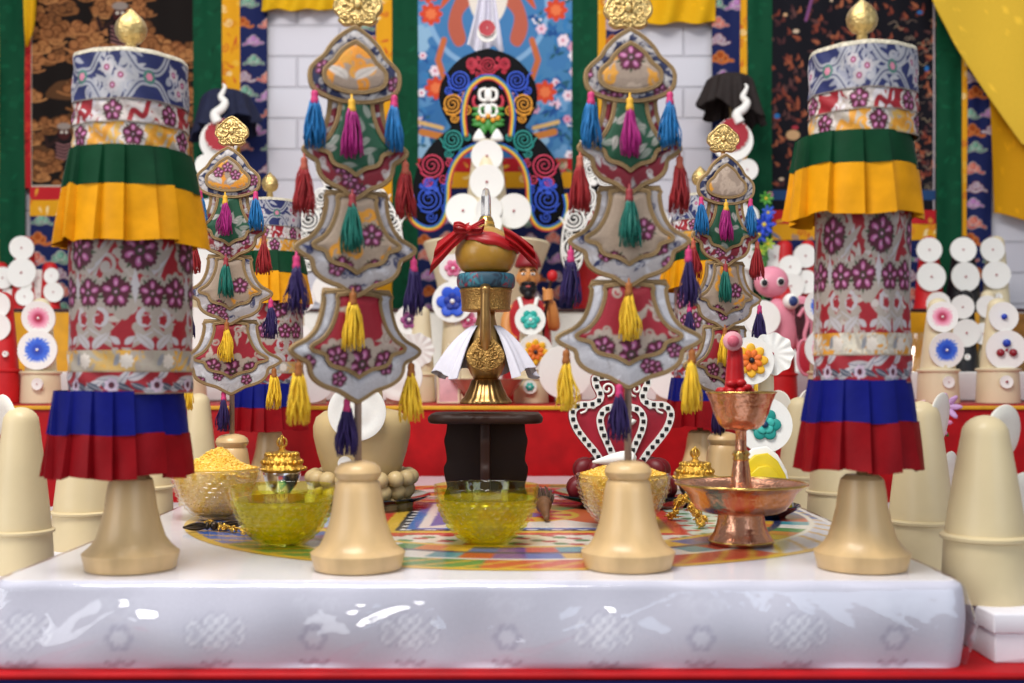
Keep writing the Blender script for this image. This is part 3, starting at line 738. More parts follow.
def make_banner(label, loc, seed, yaw, ys, rad, lean=0., npl=12, lean2=0.):
    t = thing('victory_banner', label, 'victory banner', loc, 'cylindrical silk victory banners', yaw)
    Zc = loc[1]; z = lambda y, Zf: (CZ-(y-HOR)*Zf/F)-loc[2]      # front-face rows -> heights
    f = lambda y: z(y, Zc-.055)
    yfin, ytop, yb1, yb2, yg, yy, yhem, yw, yl, yblue, ymid, yend = ys
    RT, RB, UH, LT, LH = rad
    rb = lambda th, v: RB*(1+.018*np.cos(6*th+seed))+.0006*np.sin(9*th+v*5)
    rt = lambda th, v: RT*(1+.02*(1-v))*(1+.022*np.cos(5*th+seed))+.0007*np.sin(11*th+v*7)
    circ = .36
    MB().add(lathe([(.0405, 0), (.0438, .0140), (.0436, .0148), (.0400, .0175), (.0360, .0215), (.0312, .028), (.0268, .042), (.0235, .056), (.0215, .072), (.0195, .082), (.015, .086)], 56)).build('wooden_base', M_WOOD, t, sharp=32)
    MB().add(lathe([(.005, .084), (.005, f(ytop)-.004)], 12)).build('pole', M_WOOD, t)
    revolve(cloth_body(circ, f(yy)-f(yw), seed), f(yw), f(yy), rb, 'brocade_body', t, M_BROC)
    for nm, a, b, kind, rf in (('pale_brocade_band', yl, yw, 'pale' if seed % 2 else 'gold', rb), ('leaf_brocade_band', yblue+3, yl, 'leaf', rb), ('white_brocade_band', yg+2, yb2, 'white', rt), ('red_brocade_band', yb2, yb1, 'red', rt), ('blue_brocade_band', yb1, ytop+4, 'blue', rt)):
        h = f(b)-f(a); revolve(band(circ, h, kind, seed+len(nm)), f(a), f(b), (lambda th, v, rf=rf: rf(th, v)+.0006), nm, t, M_BROC)
    zt = f(ytop)
    nm_ = 48; th = np.arange(nm_)*2*PI/nm_
    rtop = rt(th, 1.)
    V = [np.stack([(rtop+.0008)*np.cos(th), (rtop+.0008)*np.sin(th), np.full(nm_, f(ytop+4))], 1), np.stack([rtop*np.cos(th), rtop*np.sin(th), np.full(nm_, zt)], 1), np.stack([rtop*.93*np.cos(th), rtop*.93*np.sin(th), np.full(nm_, zt+.0015)], 1), np.stack([.002*np.cos(th), .002*np.sin(th), np.full(nm_, zt+.004)], 1)]
    MB().add((np.concatenate(V), [tuple(q) for q in gridfaces(nm_, 4, True)]+[tuple(range(3*nm_, 4*nm_))])).build('cap', mat('cap_braid', 'b9b09c', .6, var=.4, scale=300), t)
    g = pleated('upper_valance', npl, (f(yg), f(yy)), (RT+.0048, (RT+UH)/2+.002), t, .0075, seed, (.25, .65), M_SATIN['green'])
    pleated('yellow_border', npl, (f(yy), z(yhem, Zc-.072)), ((RT+UH)/2+.002, UH), g, .0075, seed, (.65, 1.1), M_SATIN['yellow'])
    b = pleated('lower_valance', npl+1, (f(yblue), f(ymid)), (LT, (LT+LH)/2), t, .007, seed+1, (.25, .65), M_SATIN['blue'])
    pleated('red_border', npl+1, (f(ymid), z(yend, Zc-.07)), ((LT+LH)/2, LH), b, .007, seed+1, (.65, 1.1), M_SATIN['red'])
    b.location.x = lean; g.location.x = lean2
    zf = z(yfin, Zc); q = .0155
    fin = [(.004, zt+.003), (.006, zt+.005), (.0045, zf-.0155), (.0095, zf-.0135), (.0132, zf-.008), (.0143, zf-.002), (.0128, zf+.004), (.0092, zf+.009), (.005, zf+.0128), (.0022, zf+.0155), (.0005, zf+.0175)]
    MB().add(lathe(fin, 32, lambda a: 1+.035*np.cos(8*a))).build('jewel_finial', M_GOLDP, t)
    return t
def base_loc(px, py, Z): p = P(px, py, Z); return (p[0], p[1], TT)
# rows: finial, top, blue/red, red/white, green top, green/yellow, hem, body bottom, leaf top, blue top, blue/red, end
bl = make_banner('front victory banner with blue-capped top nearest the left pillar-shaped cakes', base_loc(131, 569, 1.067), 1, .25,
                 (27, 45, 97, 120, 143, 183, 237, 350, 372, 391, 435, 480), (.0495, .0542, .0665, .0565, .064), -.010, 16)
br_ = make_banner('front victory banner with orange band, in front of the black scroll painting', base_loc(862, 567, 1.07), 2, -.1,
                 (17, 37, 85, 106, 127, 160, 208, 332, 355, 380, 423, 474), (.0472, .0425, .0605, .0455, .0555), -.003, 12, -.008)
for lab, px, src, rz in (('smaller rear victory banner seen between two hanging pendants, left side of the table', 270, bl, 1.3), ('mostly hidden rear victory banner beside the pendant with copper cup before it', 700, br_, -1.2)):
    c = copy_tree(src); c.location = base_loc(px, 482, 1.93); c['label'] = lab; c.rotation_euler.z = rz

# ================================================================== hanging pendants of brocade plates
def halfmirror(h):
    h = np.array(h, float); l = h[::-1]*[-1, 1]
    k = l[1:-1] if abs(h[0, 0]) < 1e-9 and abs(h[-1, 0]) < 1e-9 else l
    return np.concatenate([h, k])
CAPH = spl([(0, 0), (9, 5), (18, 12), (25, 20), (30, 28), (37, 34), (43, 41), (44.5, 49), (42.5, 58), (36, 64.5), (25, 69), (12, 72), (0, 72.5)], 5)
def bellh(w, nk=23):
    p = [(nk, 0), (nk*1.02, 12), (nk*1.09, 24), (w*.63, 36), (w*.75, 45), (w*.92, 51), (w, 55.5), (w*.97, 60), (w*.86, 64.5), (w*.765, 67.5), (w*.735, 71), (w*.72, 76.5), (w*.66, 83), (w*.54, 88.5), (w*.40, 92), (w*.28, 94.5), (w*.14, 100), (0, 105)]
    return spl(p, 4)
def closed(h): 
    h = np.asarray(h); l = h[::-1]*[-1, 1]
    if abs(h[-1, 0]) < 1e-6: l = l[1:]
    if abs(h[0, 0]) < 1e-6: l = l[:-1]
    return np.concatenate([h, l])
CAP = closed(CAPH); CAPI = CAP*[.70, .68]+[0, 14.5]
def inner(w, nk): 
    p = [(nk*.64, 2), (nk*.66, 14), (nk*.74, 25), (w*.45, 36), (w*.56, 45), (w*.69, 50), (w*.735, 53.5), (w*.69, 57.5), (w*.57, 59.5), (w*.51, 62), (w*.49, 66), (w*.43, 70.5), (w*.32, 73), (w*.2, 74.5), (w*.08, 78.5), (0, 82)]
    return closed(np.concatenate([[[0, 2]], spl(p, 4)]))
U = .928e-3
def quilt(poly, holes, name, parent, paint, res=.0011):
    """padded brocade plate in x,z filling an outline; poly in metres"""
    lo, hi = poly.min(0), poly.max(0)
    cv = Canvas(hi[0]-lo[0], hi[1]-lo[1], res, (1, 1, 1), lo[0], lo[1]); paint(cv)
    X, Y = np.meshgrid(cv.x, cv.y)
    sd = cv._sd(X, Y, poly, True); s2 = cv._sd(X, Y, holes, True)
    ins = sd < .0012
    puff = .0035*np.sqrt(np.clip(-sd/.012, 0, 1))+.0028*np.sqrt(np.clip(-s2/.012, 0, 1))-.0018*np.exp(-(s2/.0022)**2)
    nx, ny = cv.nx, cv.ny
    idx = np.full(ins.size, -1); q = gridfaces(nx, ny); ok = ins.ravel()[q].all(1); q = q[ok]
    used = np.unique(q); idx[used] = np.arange(len(used)); q = idx[q]
    Vx, Vz, pf = X.ravel()[used], Y.ravel()[used], puff.ravel()[used]
    C = cv.colors()[used]
    mb = MB().add((np.stack([Vx, -.001-pf, Vz], 1), q), C).add((np.stack([Vx, .001+pf, Vz], 1), q[:, ::-1]), C)
    o = mb.build(name, M_BROC, parent)
    cb = MB()
    for p in (poly, holes):
        pp = spl(p[::2], 2, True); yy = -.0022 if p is poly else -.0050
        for side in ((-1, 1) if p is not poly else (1,)):
            cb.add(tube(xz(pp, yy*side), .0012, 7, True))
            cb.add(tube(xz(offset2(pp, -.0019), yy*side-.0004*side), .0008, 6, True))
    cb.add(tube(xz(poly, 0), .0017, 7, True))
    cb.build('cord_edging', M_CORD, o)
    return o
TCOL = {'blue': '0f6aa6', 'magenta': 'a01470', 'red': '94151a', 'green': '08685a', 'purple': '26104f', 'yellow': 'efc22c'}
TM = {k: mat(k+'_silk_thread', v, .55, var=.25, scale=400, stretch=(1, 1, .1)) for k, v in TCOL.items()}
TM2 = {'blue': mat('pink_knot', 'c0306a', .6), 'magenta': mat('yellow_knot', 'd8a42a', .6), 'red': mat('rust_knot', 'a8503a', .6), 'green': mat('maroon_knot', '8a2a30', .6), 'purple': mat('pink_knot', 'c0306a', .6), 'yellow': mat('brown_knot', '96561e', .6)}
TME = {}
def tassel_mesh(col, var):
    if (col, var) in TME: return TME[col, var]
    rs = np.random.RandomState(var*13+5); mb = MB(); Lg = .046
    for k in range(62):
        a = rs.rand()*2*PI; q = math.sqrt(rs.rand()); l = Lg*rs.uniform(.86, 1.06); wv = rs.uniform(.3, 1.3)
        pts = []
        for t in np.linspace(0, 1, 7):
            r = q*(.0022+.0058*min(1, t*1.5)**.8+.0018*t); s = .0011*wv*math.sin(t*7+k)
            pts.append(((r+s)*math.cos(a+.4*math.sin(t*3+k)), (r+s*.5)*math.sin(a)*.9, -.008-l*t+.008*t))
        mb.add(tube(pts, np.linspace(.0008, .00055, 7), 4))
    m1 = mb.mesh('tassel', TM[col])
    kb = MB().add(lathe([(.0009, 0.004), (.0009, .0005), (.0026, -.0005), (.003, -.003), (.0027, -.0055), (.0033, -.007), (.0035, -.010), (.0026, -.0115)], 12))
    m2 = kb.mesh('tassel_knot', TM2[col]); TME[col, var] = m1, m2
    return m1, m2
def tassel(parent, x, y, z, col, var=0, sc=1., rz=0):
    m1, m2 = tassel_mesh(col, var % 3)
    o = link('tassel', m1, parent, (x, y, z), rz); o.scale = (sc, sc, sc); link('tassel_knot', m2, o); return o
ORN = closed(spl([(0, -23), (7, -20), (15, -13), (23, -5), (24.5, 5), (19, 12), (20, 16), (13, 21), (5, 20), (0, 22)], 5))
def bell_base(t):
    MB().add(lathe([(.0402, 0), (.0438, .0140), (.0436, .0148), (.0400, .0175), (.0360, .0205), (.0318, .028), (.0270, .041), (.0240, .055), (.0220, .070), (.0202, .079), (.0180, .0815), (.0208, .0845), (.0220, .0885), (.0205, .093), (.016, .0968), (.008, .099), (.0015, .0995)], 64)).build('wooden_base', M_WOOD, t, sharp=32)
def make_pendant(label, loc, seed, yaws, ysc, cols, ybase):
    t = thing('hanging_pendant', label, 'pendant stand', loc, 'hanging brocade pendants on wooden bases')
    bell_base(t); rr = random.Random(seed)
    z0 = lambda y: (ybase-y)*U           # photograph row in the plane of the pole -> height over the base
    MB().add(lathe([(.0034, .097), (.0034, z0(30))], 10)).build('pole', mat('grey_wood_pole', 'a58c7e', .6), t)
    tops = [35, 98, 190, 283]; W = [44.5, 51, 59.5, 72]; top0 = 35
    Y = lambda y: top0+(y-top0)*ysc
    grounds = [('20264a', '9c8878'), ('7a1424', '104a30'), ('aaa2a2', 'a08b78'), ('bdbabf', '941628')]
    for k in range(4):
        if k == 0: o, i = CAP.copy(), CAPI.copy()
        else:
            nk = (25.5, 30, 37)[k-1]; o = closed(np.concatenate([[[0, 0]], bellh(W[k], nk)])); i = inner(W[k], nk)
        cy, sc = Y(tops[k]), (1.0, .955, .95, 1.02)[k]*ysc
        conv = lambda p: np.stack([p[:, 0]*U, z0(cy)-p[:, 1]*U*sc-z0(cy)], 1)
        o, i = conv(o), conv(i)
        yw = yaws[k]; yy = -.0075-(3-k)*.0042
        gA, gB = grounds[k]
        def paint(cv, k=k, i=i, gA=gA, gB=gB):
            cv.img[:] = hx(gA); r = random.Random(seed*10+k); big = 1
            lf = ['b8b0ac', 'aba29e', 'c4bebc'] if k < 2 else ['c0bcc0', '222a56', 'b0aaac'] if k == 2 else ['cccbd0', 'd4d3d8', 'b8b4b8']
            for _ in range(105):
                x, y = r.uniform(cv.ox, cv.ox+cv.w), r.uniform(cv.oy, cv.oy+cv.h); a = r.uniform(0, 6.3); c = hx(r.choice(lf))
                cv.leaf(x, y, .0095, .0024, a, c, .5, hx('7c7478') if _ % 3 == 0 else None); cv.stroke(spiral((x, y), .0036, 1.2, a), .0012, c)
            for _ in range(5):
                x, y = r.uniform(cv.ox, cv.ox+cv.w), r.uniform(cv.oy, cv.oy+cv.h*.5); cv.peony(x, y, .0075, MAR, PNK, LIT, GRN, 5, r.random()*3)
            sub = copy.deepcopy(cv); sub.img[:] = hx(gB)
            cx = 0
            if k == 0:
                if seed % 2: scroll_c = ['d88a24', 'd0902e']
                else: scroll_c = ['b5a08e', 'd0902e']
                for _ in range(16):
                    x, y = r.uniform(-.03, .03), r.uniform(-.06, -.015); a = r.uniform(0, 6.3); c = hx(r.choice(scroll_c)); sub.stroke(spiral((x, y), .007, 1.1, a), .0036, c); sub.leaf(x, y, .013, .0035, a, c, .6)
                if seed % 2: 
                    for d in (-1, 1): sub.leaf(-.004*d-.004, -.05, .022, .005, PI/2+d*.5, hx('c2b8b0'), .5*d, hx('a59a94'))
                if seed in (2, 3):
                    for x, y in (((0, -.028),) if seed == 2 else ((-.012, -.035), (.010, -.038), (0, -.028))): sub.peony(x, y, .012 if seed == 2 else .007, MAR, PNK, LIT, GRN, 5, PI/2)
            elif k == 1:
                for _ in range(44):
                    x, y = r.uniform(cv.ox, cv.ox+cv.w), r.uniform(cv.oy, -.01); sub.leaf(x, y, .013, .0034, r.uniform(0, 6.3), hx(r.choice(['9b9a90', 'b0aaa4', '8d9288'])), .4, hx('6c7a6c'))
            elif k == 2:
                for _ in range(9):
                    x, y = r.uniform(cv.ox, cv.ox+cv.w), r.uniform(cv.oy, 0); a = r.uniform(0, 6.3); sub.stroke(spiral((x, y), .009, 1.1, a), .0042, hx('d8922a')); sub.leaf(x, y, .016, .004, a, hx('d8922a'), .6)
                for x, y in ((.013, -.04), (-.014, -.07), (.016, -.072)): sub.lobes(x, y, .013, 9, .2, hx('a5917e')); sub.peony(x, y, .0105, MAR, PNK, LIT, GRN, 5, PI/2)
            else:
                for _ in range(40):
                    x, y = r.uniform(cv.ox, cv.ox+cv.w), r.uniform(cv.oy, 0); a = r.uniform(0, 6.3); c = hx(r.choice(['a8988c', 'b5a69a', 'a08f84'])); sub.stroke(spiral((x, y), .006, 1.1, a), .0022, c); sub.leaf(x, y, .014, .003, a, c, .6)
                for x, y, q in ((.002, -.068, .0155), (.026, -.066, .011), (-.024, -.062, .011)): sub.lobes(x, y, q*1.5, 10, .2, hx('a8988c')); sub.peony(x, y, q, MAR, PNK, LIT, GRN, 6, .3)
            X, Y2 = np.meshgrid(cv.x, cv.y); m = cv._sd(X, Y2, i, True) < 0
            cv.img[m] = sub.img[m]; cv.noise(.15, seed)
        pl = quilt(o, i, 'cap_plate' if k == 0 else 'brocade_plate', t, paint)
        pl.location = (0, yy, z0(cy)); pl.rotation_euler.z = yw
        ca, sa = math.cos(yw), math.sin(yw)
        side = [.036, .046, .054, .058][k]; zs = [Y(98), Y(160), Y(252), Y(350)][k] if k < 3 else Y(352)
        c_side = ('blue', 'red', 'purple', 'yellow')[k]; c_mid = ('magenta', 'green', 'yellow', 'purple')[k]
        zm = [Y(108), Y(196), Y(288), Y(388)][k]
        for d in (-1, 1):
            tassel(t, d*side*ca, yy+d*side*sa-.002, z0(zs)+.0, c_side, rr.randrange(3), 1.1 if k != 3 else 1.16, rr.random()*6)
        tassel(t, -.0015 if k < 3 else -.009, yy-.011 if k < 3 else -.009, z0(zm)+.002, c_mid, rr.randrange(3), 1.1, rr.random()*6)
    oy = Y(8)
    orn = MB(); po = ORN*[U, -U]
    orn.add(slab(po, .006, .0016, .003), None, None, (0, 0, z0(oy)))
    for d in (-1, 1):
        for cx, cz, q, a in ((11, 2, 8, 1.2), (6, -9, 6, 2.5), (13, 12, 5, .5), (4, 13, 5, 3.5)):
            orn.add(tube(xz(spiral((d*cx*U, -cz*U), q*U, 1.4, a if d > 0 else PI-a, d), -.0035), .0011, 6), None, None, (0, 0, z0(oy)))
    orn.add(tube(xz(offset2(po, -.002)[::2], -.0032), .0012, 6, True), None, None, (0, 0, z0(oy)))
    orn.add(ball((0, -.0035, z0(oy)), (.004, .003, .005)))
    orn.build('gold_finial', M_GOLDP, t)
    MB().add(lathe([(.003, z0(Y(40))), (.0045, z0(Y(37))), (.003, z0(Y(34))), (.0028, z0(oy+20))], 12)).build('finial_stem', M_GOLDS, t)
    return t
make_pendant('tall front brocade pendant with orange scroll cap plate, standing before the cake with dough balls', base_loc(358, 569, 1.067), 1, [.25, .25, .3, .62], 1.04, None, 569)
make_pendant('tall front brocade pendant with single pink flower cap plate, standing before a grain bowl', base_loc(628, 566, 1.073), 2, [.0, .05, -.05, -.04], 1.0, None, 569)
make_pendant('smaller rear brocade pendant with orange flowered cap plate, behind the heaped yellow grain bowl', base_loc(232, 509, 1.55), 3, [.12, .2, .25, .35], 1.0, None, 554)
make_pendant('smaller rear brocade pendant with brown cap plate, behind the copper cup on stand', base_loc(723, 509, 1.61), 4, [.2, .15, .3, .45], 1.03, None, 556)
# ================================================================== offerings on the low table
def L3(root, px, py, Z): return P(px, py, Z)-np.array(root.location)
# ---- dark wooden stand and ritual vase
US = 1.6/F
t = thing('wooden_stand', 'dark carved wooden pedestal stand under the golden vase', 'stand', base_loc(486, 0, 1.6))
zt = CZ-.0405-TT
o, _ = rrect(.078, .072, .03, 120)
V, Fl = slab(o, .0125, .004, 0.0); V = V @ Rx(PI/2).T
MB().add((V @ np.diag([1, 1, 1]), Fl), None, None, (0, 0, zt-.0125)).build('top', M_DKWOOD, t, sharp=45)
MB().add(boxm((0, 0, zt-.016), (.125, .115, .0068), .002)).build('apron', M_DKWOOD, t)
wv = spl([(.057, 0), (.058, .012), (.054, .024), (.057, .036), (.0585, .050), (.0545, .060), (.056, .075), (.058, .088), (.055, .1), (.0535, zt-.0195)], 4)
oo = np.concatenate([wv, wv[::-1]*[-1, 1]])
for k in (0, 1):
    V, Fl = slab(oo, .013, .0015, .0065); MB().add((V, Fl), None, Rz(PI/2*k)).build('crossed_board', M_DKWOOD, t, sharp=45)
zs = TT+zt
t = thing('ritual_vase', 'golden spouted ritual vase with white cloth skirt and red ribbon on dark stand', 'vase', (base_loc(486, 0, 1.6)[0], 1.6, zs+.0005))
v = lambda y: (403-y)*US
flt = lambda a: 1+.035*np.abs(np.cos(11*a))
MB().add(lathe([(.0345, 0), (.0355, .002), (.034, .0055), (.030, .009), (.0235, .022), (.0195, .0325), (.0165, .0345)], 132, flt)).build('fluted_foot', mat('antique_gold', 'b8925c', .36, 1., var=.2, scale=60), t, sharp=60)
MB().add(lathe([(.0162, v(379)), (.0215, v(373)), (.0268, v(364)), (.0288, v(352)), (.0272, v(341)), (.022, v(331)), (.015, v(324)), (.0125, v(316)), (.0125, v(309))], 56)).build('body', mat('antique_gold', 'c8a46e'), t)
MB().add(lathe([(.0125, v(311)), (.033, v(310.5)), (.0345, v(309)), (.0338, v(306)), (.0355, v(293)), (.037, v(290)), (.036, v(288.3)), (.004, v(288))], 64)).build('embossed_collar', M_GOLDA, t, sharp=40)
cvb = Canvas(.25, .02, .0012, hx('2a4a5c')); scroll_leaves(cvb, 50, ['3a7a8a', '8a3040', '2a6478', '1c2e40'], 4, .55)
nx = cvb.nx-1; th = -PI/2+(np.arange(nx)/nx-.5)*2*PI; V = []
for j in range(cvb.ny):
    a = PI*(j/(cvb.ny-1))-PI/2; r = .034+.0068*math.cos(a)**.6; V.append(np.stack([r*np.cos(th), r*np.sin(th), np.full(nx, v(280.6)+.0104*math.sin(a))], 1))
MB().add((np.concatenate(V), gridfaces(nx, cvb.ny, True)), cvb.img[:, :-1].reshape(-1, 3)).build('brocade_ring', M_BROC, t)
MB().add(lathe([(.001, v(274)), (.022, v(273.8)), (.034, v(270)), (.0415, v(262)), (.0435, v(252)), (.041, v(243)), (.033, v(235)), (.022, v(230)), (.0125, v(226.5)), (.0115, v(222)), (.0095, v(219)), (.0068, v(216.5)), (.001, v(216))], 64)).build('amber_bowl', mat('amber_lacquer', 'a67c2a', .35, var=.1, scale=12, coat=.25), t)
MB().add(lathe([(.0114, v(232)), (.0135, v(229)), (.0128, v(226)), (.0105, v(220)), (.0088, v(217)), (.0072, v(215.5))], 24)).build('gold_neck_cap', M_GOLDS, t)
MB().add(lathe([(.0062, v(217)), (.0075, v(214)), (.0068, v(195)), (.0045, v(189)), (.0012, v(187))], 6), None, Rz(.3)).build('crystal_point', mat('crystal', 'f2f2f4', .03, trans=.85, var=.0, ior=1.4), t, smooth=False)
# spout with teardrop plate
sp = spl([(0, -.024, v(352)), (0, -.036, v(338)), (0, -.041, v(322)), (0, -.043, v(306)), (0, -.0445, v(293))], 6)
MB().add(tube(sp, np.linspace(.0085, .0056, len(sp)), 14)).add(tube(spl([(0, -.0445, v(294)), (0, -.0452, v(290)), (0, -.047, v(288))], 4), .0066, 12)).build('spout', mat('antique_gold', 'b8925c'), t)
td = closed(spl([(0, 0), (.004, -.012), (.013, -.024), (.0225, -.036), (.0265, -.048), (.022, -.059), (.012, -.066), (0, -.0695)], 5))
V, Fl = slab(td, .005, .0018, 0)
tdm = MB().add((V, Fl), None, Rx(-.08), (0, -.0275, v(322)))
for d in (-1, 1):
    for cx, cz, q in ((.012, -.045, .009), (.007, -.03, .005), (.009, -.058, .006)):
        tdm.add(tube(xz(spiral((d*cx, cz), q, 1.5, PI/2, d), -.006), .0011, 6), None, Rx(-.08), (0, -.0275, v(322)))
tdm.add(ball((0, -.033, v(355)), (.005, .003, .007))).build('embossed_spout_plate', M_GOLDA, t)
# white skirt
nth, nv = 220, 22; th = -PI/2+.62+np.linspace(0, 2*PI-1.24, nth); V = []
for j in range(nv):
    q = j/(nv-1); r = .020+.046*q**.9*(1-.12*np.cos(2*(th+PI/2)))
    rr = r+.0042*q*np.sin(th*13)+.002*q*np.sin(th*29+1)
    z = v(325)-(.066+.008*np.sin(th*5+.6))*q+.006*math.sin(PI*q)
    V.append(np.stack([rr*np.cos(th), rr*np.sin(th)*.82, z], 1))
V = np.concatenate(V); Fc = gridfaces(nth, nv)
MB().add((V, Fc)).add((V*[.975, .975, 1]-[0, 0, .0006], Fc[:, ::-1])).build('white_silk_skirt', mat('white_silk', 'd6d3de', .42, var=.05, bump=.08, bscale=120), t)
# red ribbon: band over the shoulder, bow, tails
M_RIB = mat('red_ribbon', 'a50c14', .4, var=.2, scale=60)
rb = MB(); nth = 90; th = np.linspace(0, 2*PI, nth, endpoint=False); V = []
for q, dr in ((-1, .0015), (-.7, .004), (-.3, .0055), (-.05, .0042), (.2, .0055), (.6, .004), (1, .0005)):
    zc = v(239)-.0105*np.cos(th)+.001*np.sin(th*9); z = zc+q*.0098
    yrow = 403-z/US
    r = np.interp(yrow, [222, 226.5, 230, 235, 243, 252, 262], [.0115, .0125, .022, .033, .041, .0435, .0415])+dr
    V.append(np.stack([r*np.cos(th), r*np.sin(th), z], 1))
rb.add((np.concatenate(V), gridfaces(nth, 7, True)))
rb.build('ribbon_band', M_RIB, t)
def ribbon(pts, w0, w1, name, n=24, fold=.004, up=(0, 0, 1)):
    p = spl(pts, n//(len(pts)-1)+1); m = len(p); s = np.linspace(0, 1, m); a = np.linspace(-1, 1, 13); V = []
    for k in range(m):
        wd = w0+(w1-w0)*s[k]; V.append(np.stack([p[k, 0]+a*wd*up[0], p[k, 1]+a*wd*up[1]+fold*(s[k]+.3)*np.sin(a*7+s[k]*2), p[k, 2]+a*wd*up[2]], 1))
    V = np.concatenate(V); Fc = gridfaces(13, m)
    return MB().add((V, Fc)).add((V+[0, .0012, 0], Fc[:, ::-1])).build(name, M_RIB, t)
ribbon([(-.024, -.036, v(232)), (-.040, -.034, v(240)), (-.055, -.030, v(249)), (-.072, -.026, v(259))], .010, .023, 'ribbon_tail', up=(.25, 0, 1))
ribbon([(.026, -.036, v(237)), (.042, -.028, v(243)), (.055, -.020, v(250)), (.069, -.012, v(258))], .011, .017, 'ribbon_tail', fold=.007, up=(-.2, 0, 1))
for d in (-1, 1):
    ribbon([(-.022, -.044, v(232)), (-.022+d*.012, -.05, v(228)), (-.022+d*.021, -.046, v(227-2*d)), (-.022+d*.017, -.042, v(233)), (-.022, -.043, v(233))], .003, .005, 'bow_loop', fold=.001, up=(.1, 0, 1))
MB().add(ball((-.022, -.046, v(232)), (.005, .004, .005))).build('bow_knot', M_RIB, t)
# ---- glass bowls
BP = [(.0225, 0), (.0245, .0015), (.032, .007), (.0425, .0185), (.050, .033), (.0542, .046), (.0562, .0605)]
def bowl_shell(name, parent, m, deep):
    pr = spl(BP, 14); n = 384; th = np.arange(n)*2*PI/n; V = []
    out = []
    for k, (r, z) in enumerate(pr):
        row = (z-.004)/.0056; a = th*26/(2*PI)+.5*(math.floor(row) % 2); fu = np.abs((a % 1)-.5)*2; fv = abs((row % 1)-.5)*2
        amp = deep if .004 < z < .05 else 0
        rr = r+amp*(.5-np.maximum(fu**1.5, fv**1.5))
        out.append(np.stack([rr*np.cos(th), rr*np.sin(th), np.full(n, z)], 1))
    for r, z in (((.0558, .0618)), (.0545, .0618), (.0538, .0605)): out.append(np.stack([r*np.cos(th), r*np.sin(th), np.full(n, z)], 1))
    for r, z in pr[::-1][6:]: out.append(np.stack([(r-.0026)*np.cos(th), (r-.0026)*np.sin(th), np.full(n, z+.0012)], 1))
    m_ = len(out)
    fl = [tuple(f) for f in gridfaces(n, m_, True)]+[tuple(range(n-1, -1, -1)), tuple(range((m_-1)*n, m_*n))]
    return MB().add((np.concatenate(out), fl)).build(name, m, parent)
def liquid_mat():
    m, nt, b = nodes('yellow_saffron_water'); nt.nodes.remove(b); out = nt.nodes['Material Output']
    y = (*hx('fff200'), 1)
    rf = nt.nodes.new('ShaderNodeBsdfRefraction'); rf.inputs['Color'].default_value = (*hx('f4ea08'), 1); rf.inputs['IOR'].default_value = 1.3; rf.inputs['Roughness'].default_value = .02
    tr = nt.nodes.new('ShaderNodeBsdfTransparent'); tr.inputs['Color'].default_value = (*hx('f2e800'), 1)
    df = nt.nodes.new('ShaderNodeBsdfDiffuse'); df.inputs['Color'].default_value = (*hx('f6ea00'), 1)
    tl = nt.nodes.new('ShaderNodeBsdfTranslucent'); tl.inputs['Color'].default_value = y
    gl = nt.nodes.new('ShaderNodeBsdfGlossy'); gl.inputs['Roughness'].default_value = .04
    fr = schlick(nt, .11)
    a = [nt.nodes.new('ShaderNodeMixShader') for _ in range(4)]
    for n, f in zip(a, (.62, .5, .42, .2)): n.inputs[0].default_value = f
    nt.links.new(rf.outputs[0], a[0].inputs[1]); nt.links.new(tr.outputs[0], a[0].inputs[2])
    nt.links.new(df.outputs[0], a[1].inputs[1]); nt.links.new(tl.outputs[0], a[1].inputs[2])
    nt.links.new(a[0].outputs[0], a[2].inputs[1]); nt.links.new(a[1].outputs[0], a[2].inputs[2])
    nt.links.new(fr.outputs[0], a[3].inputs[0]); nt.links.new(a[2].outputs[0], a[3].inputs[1]); nt.links.new(gl.outputs[0], a[3].inputs[2])
    nt.links.new(a[3].outputs[0], out.inputs['Surface'])
    return m
M_LIQ = liquid_mat()
def water_bowl(px, Z, lab, lab2):
    loc = base_loc(px, 0, Z)
    t = thing('cut_glass_bowl', lab, 'glass bowl', loc, 'cut-glass offering bowls')
    bowl_shell('glass_shell', t, M_GLASSY, .0024)
    pr = spl(BP, 10); pr = pr[pr[:, 1] < .047]; n = 320; th = np.arange(n)*2*PI/n; out = []
    for r, z in pr:
        row = (z-.004)/.0056; a = th*26/(2*PI)+.5*(math.floor(row) % 2); fu = np.abs((a % 1)-.5)*2; fv = abs((row % 1)-.5)*2
        rr = r-.0048+(.0034*(1-np.maximum(fu, fv)) if z > .004 else 0)
        out.append(np.stack([rr*np.cos(th), rr*np.sin(th), np.full(n, z+.0022)], 1))
    m_ = len(out); fl = [tuple(f) for f in gridfaces(n, m_, True)]+[tuple(range(n-1, -1, -1)), tuple(range((m_-1)*n, m_*n))]
    q = MB().add((np.concatenate(out), fl)).build('saffron_water', M_LIQ, None, loc, smooth=False)
    tag(q, lab2, 'yellow water', 'saffron water in the bowls')
water_bowl(283, 1.215, 'cut-glass bowl of yellow water beside the pendant base, left of centre', 'clear yellow water filling the bowl left of the wooden pendant base')
water_bowl(486.5, 1.225, 'cut-glass bowl of yellow water at the centre front of the dark stand', 'clear yellow water filling the bowl before the dark stand')
